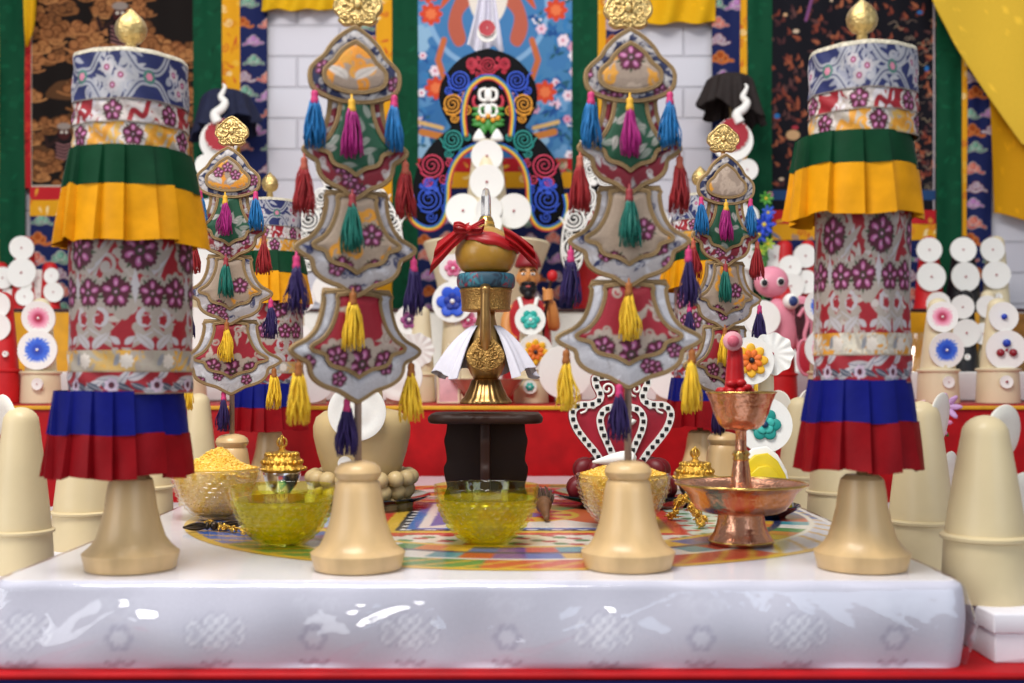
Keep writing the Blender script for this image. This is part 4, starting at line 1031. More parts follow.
def grain_bowl(px, Z, lab, lab2, mound, seed):
    loc = base_loc(px, 0, Z); t = thing('cut_glass_bowl', lab, 'glass bowl', loc, 'cut-glass offering bowls')
    bowl_shell('glass_shell', t, M_GLASS, .0034)
    rs = np.random.RandomState(seed); pr = spl(BP, 6); n = 72; th = np.arange(n)*2*PI/n; out = []
    for r, z in pr: out.append(np.stack([(r-.0052)*np.cos(th), (r-.0052)*np.sin(th), np.full(n, z+.0022)], 1))
    surf = lambda x, y: .0565+mound(x, y)*np.clip(1-(np.hypot(x, y)/.053)**4, 0, 1)
    for q in np.linspace(.97, .02, 16):
        x, y = .0515*q*np.cos(th), .0515*q*np.sin(th); out.append(np.stack([x, y, surf(x, y)], 1))
    m_ = len(out); fl = [tuple(f) for f in gridfaces(n, m_, True)]+[tuple(range(n-1, -1, -1)), tuple(range((m_-1)*n, m_*n))]
    mb = MB().add((np.concatenate(out), fl), hx('f2c450'))
    octv = np.array([(1, 0, 0), (0, 1, 0), (-1, 0, 0), (0, -1, 0), (0, 0, 1), (0, 0, -1)], float); octf = np.array([(0, 1, 4), (1, 2, 4), (2, 3, 4), (3, 0, 4), (1, 0, 5), (2, 1, 5), (3, 2, 5), (0, 3, 5)])
    for k in range(3600):
        if k < 2100:
            a, q = rs.rand()*2*PI, .0515*math.sqrt(rs.rand()); x, y = q*math.cos(a), q*math.sin(a); z = surf(x, y)+rs.uniform(-.0005, .001)
        else:
            zq = rs.uniform(.006, .054); a = rs.rand()*2*PI; q = np.interp(zq, pr[:, 1], pr[:, 0])-.0052; x, y, z = q*math.cos(a), q*math.sin(a), zq+.002
        M = Rz(rs.rand()*6.3) @ Ry(rs.uniform(-.7, .7)); c = np.array(hx(['fbd65e', 'f5c746', 'ffe384', 'edb93e', 'fad86c'][rs.randint(5)]))
        mb.add((octv*[.0027, .0009, .0009], octf), c, M, (x, y, z))
    q = mb.build('saffron_grain', vcm('grain_skin', .5, coat=.2), None, loc, smooth=False)
    tag(q, lab2, 'grain', 'yellow grain in bowls', 'stuff')
grain_bowl(216, 1.44, 'cut-glass bowl heaped with yellow grain under the smaller rear pendant', 'heaped yellow grain rising to a lump in the bowl by the rear pendant',
           lambda x, y: .008+.022*np.exp(-((x-.004)**2+y**2)/.0005)+.008*np.exp(-((x+.030)**2+(y+.01)**2)/.0002)+.002*np.sin(x*190)*np.sin(y*170), 1)
grain_bowl(623, 1.36, 'cut-glass bowl of yellow grain behind the pendant base, below the red heart-shaped cake', 'smooth mound of yellow grain below the red heart-shaped cake',
           lambda x, y: .011+.004*np.exp(-(x*x+y*y)/.0006)+.001*np.sin(x*190)*np.sin(y*170), 2)
# ---- copper libation cup and stand
t = thing('copper_offering_stand', 'hammered copper cup raised on a stem above a wide copper dish', 'libation stand', base_loc(741, 0, 1.22))
MB().add(lathe([(.0335, 0), (.034, .003), (.0322, .0065), (.0285, .012), (.0255, .021), (.0238, .032), (.0238, .034)], 64)).build('foot', M_COPPER, t)
MB().add(tube([(.0338*math.cos(a), .0338*math.sin(a), .0032) for a in np.arange(64)*2*PI/64], .0013, 8, True)).build('brass_foot_rim', M_BRASS, t)
dish = MB().add(lathe([(.004, .0332), (.0395, .0335), (.047, .037), (.0535, .0455), (.0575, .054), (.0645, .0605), (.0685, .063), (.0678, .0642), (.064, .0625), (.0565, .0565), (.052, .047), (.045, .0405), (.036, .039), (.004, .039)], 80)).build('dish', M_COPPER, t, sharp=50)
MB().add(tube([(.0685*math.cos(a), .0685*math.sin(a), .0638) for a in np.arange(96)*2*PI/96], .0016, 8, True)).build('brass_rim', M_BRASS, dish)
MB().add(lathe([(.0155, .0388), (.013, .045), (.0117, .058), (.0095, .078), (.0078, .0885), (.0062, .098), (.0058, .106), (.0056, .1185), (.008, .1215)], 32)).build('stem', M_COPPER, t)
MB().add(lathe([(.0075, .0875), (.0092, .0895), (.0075, .0915), (.0098, .0945), (.0085, .0975), (.0066, .099)], 32)).build('stem_knob', M_BRASS, t)
cup = MB().add(lathe([(.004, .1205), (.0175, .1215), (.0235, .1265), (.0288, .138), (.032, .149), (.0358, .1575), (.0366, .160), (.0355, .1605), (.0325, .1565), (.029, .152), (.004, .1515)], 64)).build('cup', M_COPPER, t, sharp=50)
MB().add(tube([(.0362*math.cos(a), .0362*math.sin(a), .1603) for a in np.arange(64)*2*PI/64], .0012, 8, True)).build('brass_rim', M_BRASS, cup)
M_REDB = mat('red_butter', 'c51820', .4, var=.1, scale=40)
lc = base_loc(735, 0, 1.22)
t2 = thing('small_red_cake', 'small red cone cake with pink disc standing in the raised copper cup', 'ritual cake', (lc[0], lc[1], TT+.1522))
zz = lambda y: (545-y)*.00106-.1522
MB().add(lathe([(.016, 0), (.0165, .006), (.0125, .0105), (.0105, .016), (.0092, .035), (.0078, zz(350)), (.0045, zz(346.5)), (.0005, zz(345))], 32)).build('cone', M_REDB, t2)
for k in range(9): MB().add(ball((.0155*math.cos(k*.7), .0155*math.sin(k*.7), .009), (.0055, .0045, .0045), 12, 8)).build('petal_lump', M_REDB, t2)
for x, z in ((-.006, .017), (.004, .018), (.010, .013)): MB().add(ball((x, -.0125, z), (.006, .004, .0042), 12, 8)).build('petal_lump', M_REDB, t2)
MB().add(lathe([(.001, 0), (.0095, 0), (.0105, .001), (.0095, .0025), (.001, .003)], 28), hx('e9a5b0'), Rx(PI/2-.1), (-.004, -.0082, zz(343))).add(lathe([(.0005, 0), (.0062, 0), (.006, .002), (.0005, .0022)], 24), hx('d96a80'), Rx(PI/2-.1), (-.004, -.0108, zz(343))).build('pink_disc', M_VC, t2)
# ---- gold-lidded cups
def lidded(px, lab, Z=1.6, sc=1.):
    t = thing('lidded_cup', lab, 'lidded cup', base_loc(px, 0, Z), 'gold-lidded silver cups')
    MB().add(lathe([(.017, 0), (.0185, .003), (.014, .008), (.011, .013), (.014, .018), (.022, .027), (.0262, .040), (.0272, .046), (.024, .0465)], 40)).build('silver_bowl', mat('silver', 'd8d6d2', .18, 1., var=.06), t)
    m = MB().add(lathe([(.0275, .0465), (.0335, .047), (.034, .049), (.029, .051), (.0268, .056), (.0262, .061), (.0225, .067), (.014, .0715), (.006, .0735), (.0045, .0755), (.0015, .0765)], 60, lambda a: 1+.03*np.cos(14*a)))
    for k in range(40):
        a = k*2*PI/20; q, z = ((.0265, .058), (.021, .068))[k // 20]; m.add(ball((q*math.cos(a), q*math.sin(a), z), .0036, 8, 6))
    for k in range(22): a = k*2*PI/22; m.add(ball((.0325*math.cos(a), .0325*math.sin(a), .0485), .0026, 8, 6))
    t.scale = (sc,)*3; lid = m.build('gold_lid', M_GOLDE, t)
    k = MB().add(ball((0, 0, .077), .0045, 12, 8))
    th = np.arange(24)*2*PI/24
    for yw in (0, PI/2, PI/4): k.add(tube(np.stack([.0068*np.cos(th)*math.cos(yw), .0068*np.cos(th)*math.sin(yw), .085+.0068*np.sin(th)], 1), .0013, 6, True))
    k.add(ball((0, 0, .093), .0024, 10, 8)); k.build('openwork_knob', M_GOLD, lid)
lidded(282, 'silver cup with embossed gold lid behind the bowl of yellow water and heaped grain')
lidded(695, 'silver cup with embossed gold lid behind the copper dish, beside the red heart-shaped cake', 1.53, .88)
# ---- dark plates with cakes on them
def plate(px, Z, r, lab):
    t = MB().add(lathe([(.001, 0), (r*.55, 0), (r*.62, .003), (r*.9, .010), (r, .0145), (r*.985, .0158), (r*.88, .0125), (r*.6, .006), (.001, .005)], 72)).build('glass_plate', M_DARKGLASS, None, base_loc(px, 0, Z), sharp=60)
    return tag(t, lab, 'plate', 'dark glass plates')
plate(362, 1.57, .094, 'dark glass plate under the cream cake ringed with dough balls')
plate(621, 1.60, .096, 'dark glass plate under the red heart-shaped cake')
plate(766, 1.45, .043, 'dark glass plate under the yellow stepped octagon cake')
def disc(parent, px, py, rpx, Z, kind='plain', cols=(), tilt=0., rz=None, name='butter_disc', bead='9c2030', pan=0.):
    """round butter plaque facing the room"""
    R = rpx*Z/F; q = random.Random(int(px*7+py*13)); n = 56
    tl = tilt+q.uniform(-.12, .12); M = Rz(pan+q.uniform(-.15, .15)) @ Rx(tl) @ FACE
    c = L3(parent, px, py, Z); w = hx('eeece6')
    rr = [0.0005, .2, .35, .5, .6, .66, .74, .8, .86, .9, .95, .99]
    prof = [(.0005, 0), (R*.97, 0), (R, .0012)]+[(R*a, .003+(.0008*math.sin(a*9) if kind == 'ridged' else .0012*a*a)) for a in rr[::-1]]
    V, Fl = lathe(prof, n); C = np.tile(w, (len(V), 1)); rad = np.hypot(V[:, 0], V[:, 1])/R; ang = np.arctan2(V[:, 1], V[:, 0])
    if kind == 'ring':
        for k, (lim, col) in enumerate(cols):
            jag = lim*(1+.07*np.sin(ang*23+k)+.05*np.sin(ang*37)); C[(rad < jag) & (V[:, 2] > .0014)] = hx(col)
    if kind == 'fluted':
        V[:, 2] += .003*np.clip((rad-.4), 0, 1)*np.sin(ang*13); V[:, :2] *= (1+.05*np.cos(ang*9)*(rad > .8))[:, None]
    if kind == 'ridged': V[:, 2] += .0007*np.sin(ang*30+rad*16)*np.clip((rad-.45)*8, 0, 1)*np.clip((.88-rad)*10, 0, 1)
    o = MB().add((V, Fl), C, M).build(name, M_VC, parent, c, sharp=60)
    nrm = M @ np.array([0, 0, 1.])
    if kind == 'flower':
        fb = MB(); n1 = len(cols)-1
        for k, (lim, col, np_) in enumerate(cols[:-1]):
            for p in range(np_):
                a = p*2*PI/np_+k*.4; rp = R*lim
                fb.add(ball((0, 0, 0), (rp*.46, rp*2.5/np_, .0024), 14, 8), hx(col), M @ Rz(a) @ Ry(-.22) , M @ np.array([rp*.6*math.cos(a), rp*.6*math.sin(a), .0045+.002*k]))
        fb.build('flower', M_VC, o)
        MB().add(ball(M @ np.array([0, 0, .008]), R*.12, 14, 8)).build('center_bead', mat('bead_'+cols[-1], cols[-1], .3), o)
    elif kind != 'bare':
        MB().add(ball(M @ np.array([0, 0, .0045]), max(.0012, R*.075), 10, 8)).build('center_bead', mat('bead_'+bead, bead, .4), o)
    if kind == 'berries':
        for (x, y, col) in cols:
            MB().add(ball(M @ np.array([x*R, y*R, .006]), R*.2, 16, 10)).build('berry', mat('bead_'+col, col, .25), o)
    return o
BLUER = [(.62, '5a86e0'), (.52, '2f5fd4'), (.3, '1c43b4')]; PINKR = [(.62, 'f0a8bc'), (.45, 'e07a98'), (.3, 'b02a4c')]
FTEAL = [(.62, '1fa79a', 6), (.34, '63c9be', 5), 'efece8']; FORA = [(.7, 'eeb52a', 8), (.45, 'e8742a', 8), '1c1c24']
FBLUE = [(.75, '2a56d0', 6), (.4, '1a3294', 5), 'efece8']; FPINK = [(.6, 'de7ea0', 6), (.34, 'c64a76', 5), 'efece8']; FVIO = [(.6, '9a4a80', 6), (.34, '5a2a58', 5), 'efece8']; FRED = [(.75, 'd84a2a', 7), (.45, 'e88a4a', 5), 'd8c040']
def cone_body(t, H, hb, rb, r1, r2, m, name='body', ledge=True, seg=48):
    MB().add(lathe([(rb*1.02, 0), (rb*1.03, hb*.05), (rb*.965, hb*.93)]+([(rb*1.05, hb*.95), (rb*1.06, hb), (rb*1.0, hb*1.03)] if ledge else []) +
        [(r1, hb*1.035)]+[(r1+(r2-r1)*q**1.15, hb*1.035+(H-r2*.9-hb*1.035)*q) for q in (.15, .35, .55, .75, .9, 1.)] +
        [(r2*math.cos(a), H-r2*.9+r2*.9*math.sin(a)) for a in (.3, .6, .9, 1.2, 1.45)]+[(.0004, H)], seg)).build(name, m, t, sharp=40)
def cake(label, px, Z, zb, ytop, rb, yl, r1, r2, m, discs=(), group=None, ledge=True, cat='ritual cake'):
    k = Z/F; x = (px-512)*k
    t = thing('ritual_cake', label, cat, (x, Z, zb), group)
    zrow = lambda y: CZ-(y-HOR)*k-zb
    H, hb = zrow(ytop), max(.01, zrow(yl)); cone_body(t, H, hb, rb*k, r1*k, r2*k, m, ledge=ledge)
    for d in discs:
        dx, dy, dr = d[:3]; kind = d[3] if len(d) > 3 else 'plain'; cols = d[4] if len(d) > 4 else (); dz = d[5] if len(d) > 5 else 0.
        zr = zrow(dy)-.75*dr*k; rad = rb*k*(1.07 if ledge else 1) if zr < hb*1.04 else r1*k+(r2-r1)*k*min(1, max(0, (zr-hb)/max(.001, H-hb)))
        off = min(abs(dx-px)*k, rad*.98); surf = math.sqrt(max(0, rad*rad-off*off))
        disc(t, dx, dy, dr*(Z-surf)/Z if False else dr, Z-surf-.002-dz, kind, cols, bead='efece8' if kind == 'ring' else '9c2030')
    return t
# cream cake with dough balls
k = 1.57/F
zp = TT+.0058
t = thing('ritual_cake', 'cream pot-shaped cake with a ridged white disc, ringed by dough balls', 'ritual cake', ((362-512)*k, 1.57, zp))
zr = lambda y: CZ-(y-HOR)*k-zp
M_TAN = mat('tan_dough', 'c6ad7c', .5, var=.08, scale=14, coat=.1)
MB().add(lathe([(.042, 0), (.046, zr(490)), (.053, zr(470)), (.0605, zr(452)), (.0655, zr(436)), (.066, zr(426)), (.062, zr(417)), (.051, zr(411)), (.03, zr(408)), (.028, zr(395)), (.0255, zr(360)), (.018, zr(330)), (.008, zr(322)), (.0005, zr(320))], 56)).build('body', M_TAN, t)
disc(t, 357, 412, 29, 1.57-.0705, 'ridged', bead='d9d4c8'); disc(t, 345, 463, 7, 1.57-.0565, bead='efece8')
proto = None
for ring, (rr, y, n) in enumerate(((.0585, 503, 16), (.0615, 489.5, 16), (.066, 476.5, 17))):
    for j in range(n):
        a = j*2*PI/n+ring*.2; loc = ((362-512)*k+rr*math.cos(a), 1.57+rr*math.sin(a), CZ-(y-HOR)*k+.0)
        if proto is None:
            proto = MB().add(ball((0, 0, 0), (.0117, .0117, .0112), 20, 14)).build('dough_ball', M_TAN, None, loc); o = proto
        else: o = proto.copy(); COL.objects.link(o); o.location = loc
        tag(o, 'smooth cream dough ball in the pile around the pot-shaped cake', 'dough ball', 'dough balls around the pot-shaped cake')
# red heart cake
k = 1.6/F
t = thing('ritual_cake', 'red heart-shaped cake board with black-dotted white borders on dark plate', 'ritual cake', ((621-512)*k, 1.6, zp))
zr = lambda y: CZ-(y-HOR)*k-zp
HO = closed(spl([(0, 372), (27, 374), (30, 384), (25, 396), (31, 400), (43, 401), (51, 407), (53, 416), (49, 429), (40, 442), (30, 454), (22, 467), (17, 482), (0, 486)], 5))
HI = closed(spl([(0, 404), (10, 403), (20, 407), (25.5, 417), (24, 430), (18.5, 443), (13, 456), (9, 470), (0, 482)], 5))
cv3 = lambda p: np.stack([np.asarray(p)[:, 0]*k, CZ-(np.asarray(p)[:, 1]-HOR)*k-zp], 1)
ho, hi = cv3(HO), cv3(HI)
MB().add(slab(ho, .016, .003, .008)).build('board', mat('crimson_dough', '98152a', .42, var=.2, scale=40), t, sharp=50)
bd = MB(); dots = MB()
for p, y in ((ho, -.008), (hi, -.009)):
    a, b = offset2(p, -.0008), offset2(p, -.0108)
    n = len(p); ring = np.concatenate([xz(a, y), xz(a, y-.003), xz(b, y-.003), xz(b, y)])
    bd.add((ring, gridfaces(n, 4, True)))
    c = offset2(p, -.0058); s = np.concatenate([[0], np.cumsum(np.hypot(*np.diff(np.concatenate([c, c[:1]]), axis=0).T))])
    for q in np.arange(0, s[-1], .0105):
        X = np.interp(q, s, np.append(c[:, 0], c[0, 0])); Z_ = np.interp(q, s, np.append(c[:, 1], c[0, 1])); dots.add(boxm((X, y-.0032, Z_), (.0056, .0025, .0056), .001))
bd.build('white_border', M_WHITE, t, sharp=40); dots.build('border_studs', M_BLACKD, t)
sw = MB()
for d in (-1, 1):
    for cx, cy, q in ((14, 389, 7.5),): sw.add(tube(xz(cv3(spiral((d*cx, cy), q, 1.4, PI/2, d)), -.0105), .0016, 6))
    sw.add(tube(xz(cv3(spl([(d*24, 403), (d*28, 408), (d*33, 406), (d*36, 411), (d*41, 413)], 5)), -.0095), .0016, 6))
    sw.add(tube(xz(cv3(spiral((d*8, 419), 4, 1.0, 0, d))[:12], -.0095), .0042, 8)); sw.add(tube(xz(cv3(spiral((0, 419+d*9), 4, 1.0, 0, d))[:12], -.0095), .0042, 8))
sw.build('white_scrolls', M_WHITE, t)
for j in range(22):
    a = j*2*PI/11; q = .054 if j < 11 else .046; zq = .016 if j < 11 else .042
    MB().add(ball((q*math.cos(a)*1.15, q*math.sin(a)*.75, zq), (.017, .011, .016), 14, 10, Rz(a) @ Ry(.5))).build('red_petal', mat('dark_red_dough', '6e0c16', .45), t)
sc_ = MB(); pts = spl([(-.030, 0, .004), (-.016, -.002, .006), (0, -.003, .008), (.013, -.002, .008), (.021, 0, .006), (.026, .0, .003)], 8)
sc_.add(tube(pts, np.interp(np.linspace(0, 1, len(pts)), [0, .25, .5, .75, .92, 1], [.0014, .006, .0105, .0125, .008, .002]), 16))
sc_.add(tube([(.010+.0085*math.cos(a)*(1-a/30), -.003-.0088*math.sin(a)*.9, .008+.003*math.sin(a*2)) for a in np.linspace(0, PI*1.4, 14)], .0012, 6))
o = sc_.build('conch_shell', M_WHITE, None, ((617-512)*1.5/F, 1.505, CZ-(467-HOR)*1.5/F)); 
o.parent = t; o.location = (o.location[0]-t.location[0], 1.53-1.6, o.location[2]-t.location[2]); o.name = 'white_shell'
# yellow stepped octagon cake
k = 1.45/F
t = thing('stepped_cake', 'yellow stepped octagon cake with white rim standing behind the copper dish', 'ritual cake', ((766-512)*k, 1.45, zp-.001))
OC = np.array([(-30, 512), (-33, 480), (-24, 459), (-12, 448.5), (2, 446.5), (13, 455), (22, 471), (30, 509), (26, 513)], float)
zo = lambda p: np.stack([p[:, 0]*k, CZ-(p[:, 1]-HOR)*k-zp+.001], 1)
cen = np.array([-1, 512.])
MB().add(slab(np.maximum(zo(OC), [-9, 0.0]), .007, .002, .012)).build('white_back', M_WHITE, t)
for j, sc in enumerate((.9, .72, .52, .3)):
    MB().add(slab(np.maximum(zo((OC-cen)*[sc, sc]+cen), [-9, 0.0005]), .007, .002, .005-j*.007)).build('yellow_step', mat('yellow_dough', 'e0c41c', .45, var=.08), t)
# ---- filigree, thunderbolt, brush
def filigree(lab, pts, seed, n=46):
    t = MB(); rs = np.random.RandomState(seed); p = spl(pts, 12); base = p.mean(0); base[2] = TT
    for j in range(n):
        c = p[rs.randint(len(p))]+rs.uniform(-.004, .004, 3)-base; c[2] = max(c[2], .0035); M = Rz(rs.rand()*6) @ Rx(rs.rand()*3)
        s = spiral((0, 0), rs.uniform(.003, .006), 1.4); t.add((lambda vf: (vf[0] @ M.T+c, vf[1]))(tube(np.stack([s[:, 0], s[:, 1], 0*s[:, 0]], 1), .0008, 5)))
        t.add(ball(c+rs.uniform(-.003, .003, 3), .0016, 8, 6))
    t.add(tube(p-base+[0, 0, .002], .0014, 6))
    o = t.build('filigree_ornament', M_GOLDE, None, tuple(base)); tag(o, lab, 'gold ornament', 'gold filigree on the table')
zz_ = TT
filigree('lacy gold filigree ornament arching beside the foot of the copper dish', [P(672, 0, 1.42)*[1, 1, 0]+[0, 0, zz_+.004], P(682, 0, 1.42)*[1, 1, 0]+[0, 0, zz_+.026], P(694, 0, 1.39)*[1, 1, 0]+[0, 0, zz_+.016], P(704, 0, 1.34)*[1, 1, 0]+[0, 0, zz_+.005]], 3, 70)
filigree('thin gold filigree chain lying flat behind the bowl of yellow water', [P(205, 0, 1.36)*[1, 1, 0]+[0, 0, zz_+.003], P(230, 0, 1.31)*[1, 1, 0]+[0, 0, zz_+.003], P(262, 0, 1.285)*[1, 1, 0]+[0, 0, zz_+.003], P(246, 0, 1.27)*[1, 1, 0]+[0, 0, zz_+.003]], 4, 40)
vj = MB(); M = Rz(.55)
vj.add(ball((0, 0, .0052), .005, 14, 10)); vj.add(tube([(-.034, 0, .0052), (.034, 0, .0052)], .0013, 8))
for d in (-1, 1):
    vj.add(ball((d*.034, 0, .0052), .0017, 10, 6)); vj.add(ball((d*.008, 0, .0052), (.003, .0045, .0045), 12, 8))
    for a in range(4):
        c, s = math.cos(a*PI/2+.4), math.sin(a*PI/2+.4); vj.add(tube(spl([(d*.009, .002*c, .0052+.002*s), (d*.017, .0048*c, .0052+.0044*s), (d*.026, .0038*c, .0052+.0036*s), (d*.033, .0005*c, .0052+.0005*s)], 4), .001, 6))


o = vj.build('thunderbolt_sceptre', mat('dark_bronze', '4a3f34', .35, .9, var=.2), None, base_loc(214, 0, 1.325)); o.rotation_euler.z = .5; tag(o, 'small dark bronze double-ended thunderbolt lying before the heaped grain bowl', 'ritual sceptre')
br2 = thing('ritual_brush', 'brown pointed wooden brush lying beside the dark stand with hairy end', 'brush', base_loc(544, 0, 1.48))
MB().add((lambda vf: vf)(tube(spl([(.001, -.085, .0045), (.0, -.055, .009), (-.001, -.03, .013), (-.001, -.015, .0145)], 6), np.interp(np.linspace(0, 1, 19), [0, .1, .6, .75, .82, 1], [.0028, .0035, .0075, .0105, .0085, .0105]), 20))).build('wooden_handle', mat('brown_wood', '6e4a2c', .5, var=.3), br2)
hb_ = MB(); rs = np.random.RandomState(8)
for j in range(120):
    a, q = rs.rand()*6.3, math.sqrt(rs.rand()); hb_.add(tube(spl([(-.001+.008*q*math.cos(a), -.016, .0145+.008*q*math.sin(a)), (-.001+.013*q*math.cos(a), .010, .017+.0125*q*math.sin(a)), (-.001+.016*q*math.cos(a+.2), .034+rs.uniform(-.006, .006), .021+.014*q*math.sin(a+.2))], 3), .0007, 4))
hb_.build('bristle_tuft', mat('brown_hair', '5c4634', .7, var=.3), br2)
# ================================================================== pillar-shaped cakes beside the table
ZP = CZ-.211
for x0, x1, lab in ((.425, .64, 'long white cardboard box right of the table, under pillar-shaped cakes'), (-.74, -.484, 'long white cardboard box left of the table, under pillar-shaped cakes')):
    cx = (x0+x1)/2; t = thing('cardboard_box', lab, 'box', (cx, 1.46, ZT), 'white cardboard boxes')
    h = ZP-ZT
    MB().add(boxm((0, 0, h*.3), (x1-x0-.004, .886, h*.6), .0015)).build('box_tray', mat('white_card', 'e3dfe4', .6, var=.03), t)
    MB().add(boxm((0, 0, h*.8), (x1-x0, .89, h*.4), .0015)).build('box_lid', mat('white_card', 'e3dfe4'), t)
def pillar(label, px, Z, ytop, yl, rb=.0375, discs=(), seed=0):
    k = Z/F
    t = thing('pillar_cake', label, 'ritual cake', ((px-512)*k, Z, ZP), 'cream pillar-shaped cakes beside the table')
    H, hb = CZ-(ytop-HOR)*k-ZP, CZ-(yl-HOR)*k-ZP
    cone_body(t, H, hb, rb, rb*.94, rb*.56, M_CREAM, seg=56)
    for dx, dy, r, pan in discs:
        x = (dx-px)*k; c = np.array([x, -.0+.012, CZ-(dy-HOR)*k-ZP])
        R = r*k; V, Fl = lathe([(.0004, 0), (R*.97, 0), (R, .0015), (R*.97, .003), (R*.5, .0036), (.0004, .0038)], 48)
        MB().add((V, Fl), hx('efe9db'), Rz(pan) @ Rx(.15) @ FACE, c).build('butter_disc', M_VC, t, sharp=60)
        hzz = c[2]; rad = rb*.93+(rb*.5-rb*.93)*min(1, max(0, (hzz-hb)/(H-hb)))
        MB().add(tube([(0, 0, hzz), c], .002, 8)).build('disc_peg', M_WOOD, t)
pillar('tall cream pillar-shaped cake nearest the camera on the white box right of the table', 985, 1.085, 415, 535, .0385, [(1006, 434, 30, .6), (1024, 505, 33, .6)])
pillar('second cream pillar-shaped cake right of the table, just behind the banner\'s wooden base', 921, 1.275, 401, 520, .0370, [(941, 421, 29, .9), (950, 477, 26, .9)])
pillar('third cream pillar-shaped cake right of the table, mostly behind the banner', 834, 1.62, 397, 491, .037, [(860, 410, 22, 1.0)])
pillar('farthest cream pillar-shaped cake right of the table, beside the teal flower disc', 799, 1.83, 397, 476, .034, [(808, 404, 15, .7), (782, 404, 14, -.9)])
pillar('tall cream pillar-shaped cake nearest the camera left of the table', 21, 1.24, 407, 530, .033, [(3, 420, 26, -.8)])
pillar('second cream pillar-shaped cake left of the table, half behind the banner\'s wooden base', 84, 1.405, 404, 511, .038, [(60, 420, 24, -1.0)])
pillar('third cream pillar-shaped cake left of the table, hidden mostly behind the banner', 147, 1.63, 398, 486, .036)
pillar('farthest cream pillar-shaped cake left of the table, rising beside the banner\'s red skirt', 199, 1.865, 393, 476, .031)

# ================================================================== cakes on the tiers
A, B, C_ = 2.275, 2.60, 2.83
ZAt, ZBt, ZCt = ZA, ZB+.0005, ZC
g = 'cakes with butter discs on the tiers'
cake('cream cake with pink ringed disc above a blue ringed disc, left end of red step', 41, A, ZAt, 298, 19, 372, 15, 9, M_CREAM2, [(39, 318, 17, 'ring', PINKR), (38, 350, 20, 'ring', BLUER), (38, 384, 6)], g)
cake('red-topped cake with white discs at the far left end of the red step', 4, A, ZAt, 292, 16, 370, 14, 8, M_REDD, [(-2, 305, 13), (-3, 327, 14), (6, 354, 3)], g)
cake('cream cake with two large white discs, half hidden behind left banner edge', 186, A, ZAt, 246, 20, 372, 17, 9, M_CREAM2, [(191, 272, 19), (192, 328, 21)], g)
cake('cream cake with a red flower disc beside the rear banner', 296, 2.37, ZAt, 284, 12, 375, 10, 7, M_CREAM2, [(302, 299, 13, 'flower', FRED), (297, 342, 18)], g)
cake('cream cake with a violet flower disc above a fluted white disc', 421, 2.37, ZAt, 306, 14, 374, 13, 9, M_CREAM2, [(410, 320, 15, 'flower', FVIO), (417, 350, 17, 'fluted'), (414, 393, 6, 'flower', FPINK)], g)
cake('cream cake with a blue flower disc and pink flowers, left of the golden vase', 458, 2.38, ZAt, 258, 21, 378, 18, 11, M_CREAM2, [(453, 268, 14, 'flower', FPINK), (453, 302, 21, 'flower', FBLUE), (468, 320, 14, 'flower', FPINK)], g)
cake('cream cake with teal flower disc above an orange flower disc, right of vase', 531, A, ZAt, 304, 17, 378, 15, 9, M_CREAM2, [(530, 320, 15.5, 'flower', FTEAL), (535, 352, 18, 'flower', FORA), (530, 387, 7, 'flower', FTEAL)], g)
cake('cream cake bearing one big plain white disc by the yellow tassel, right of vase', 570, 2.21, ZAt, 345, 12, 385, 11, 8, M_CREAM2, [(565, 372, 27, 'bare')], g)
cake('cream cake bearing a big white disc with red centre behind the right front pendant', 672, A, ZAt, 345, 16, 385, 14, 9, M_CREAM2, [(673, 373, 27)], g)
cake('cream cake bearing a big plain white disc left of the tall front pendant', 316, 2.2, ZAt, 352, 10, 388, 9, 7, M_CREAM2, [(311, 379, 24, 'bare')], g)
cake('cream cake bearing a ridged white disc right of the tall front pendant', 396, 2.2, ZAt, 352, 10, 388, 9, 7, M_CREAM2, [(399, 377, 24, 'ridged')], g)
cake('cream cake with pink and blue discs half hidden by the right banner', 825, 2.22, ZAt, 285, 17, 372, 15, 9, M_CREAM2, [(821, 306, 17, 'ring', BLUER), (824, 349, 20, 'ring', PINKR)], g)
cake('cream cake with pink ringed disc over a blue ringed disc, right of the banner', 938, A, ZAt, 298, 20, 370, 17, 10, M_CREAM2, [(942, 317, 15.5, 'ring', PINKR), (946, 350, 18, 'ring', BLUER), (948, 382, 6)], g)
cake('cream cake with blue-dotted disc over a disc of red and blue berries', 998, A, ZAt, 298, 20.5, 369, 17, 10, M_CREAM2, [(1003, 317, 15, 'berries', [(0, 0, '1f3fae')]), (1006, 350, 20, 'berries', [(0, .34, '1f3fae'), (-.3, -.14, '8e1c2a'), (.3, -.14, '8e1c2a')]), (1006, 382, 6.5, 'berries', [(0, 0, '8e1c2a')])], g)
# second tier
cake('black cake with stacked white discs on the white shelf, between two cream cakes', 965, B, ZBt, 290, 12, 350, 11, 8, M_BLACKD, [(962, 307, 12), (966, 333, 14), (967, 357, 3)], g, False)
cake('cream cake on the white shelf with one white disc above the pink ringed disc', 936, B, ZBt, 292, 12, 350, 11, 8, M_CREAM2, [(938, 304, 12)], g, False)
cake('cream cake on the white shelf with two white discs behind the berry cake', 988, B, ZBt, 290, 10, 350, 9, 7, M_CREAM2, [(987, 307, 11.5), (983, 334, 11)], g, False)
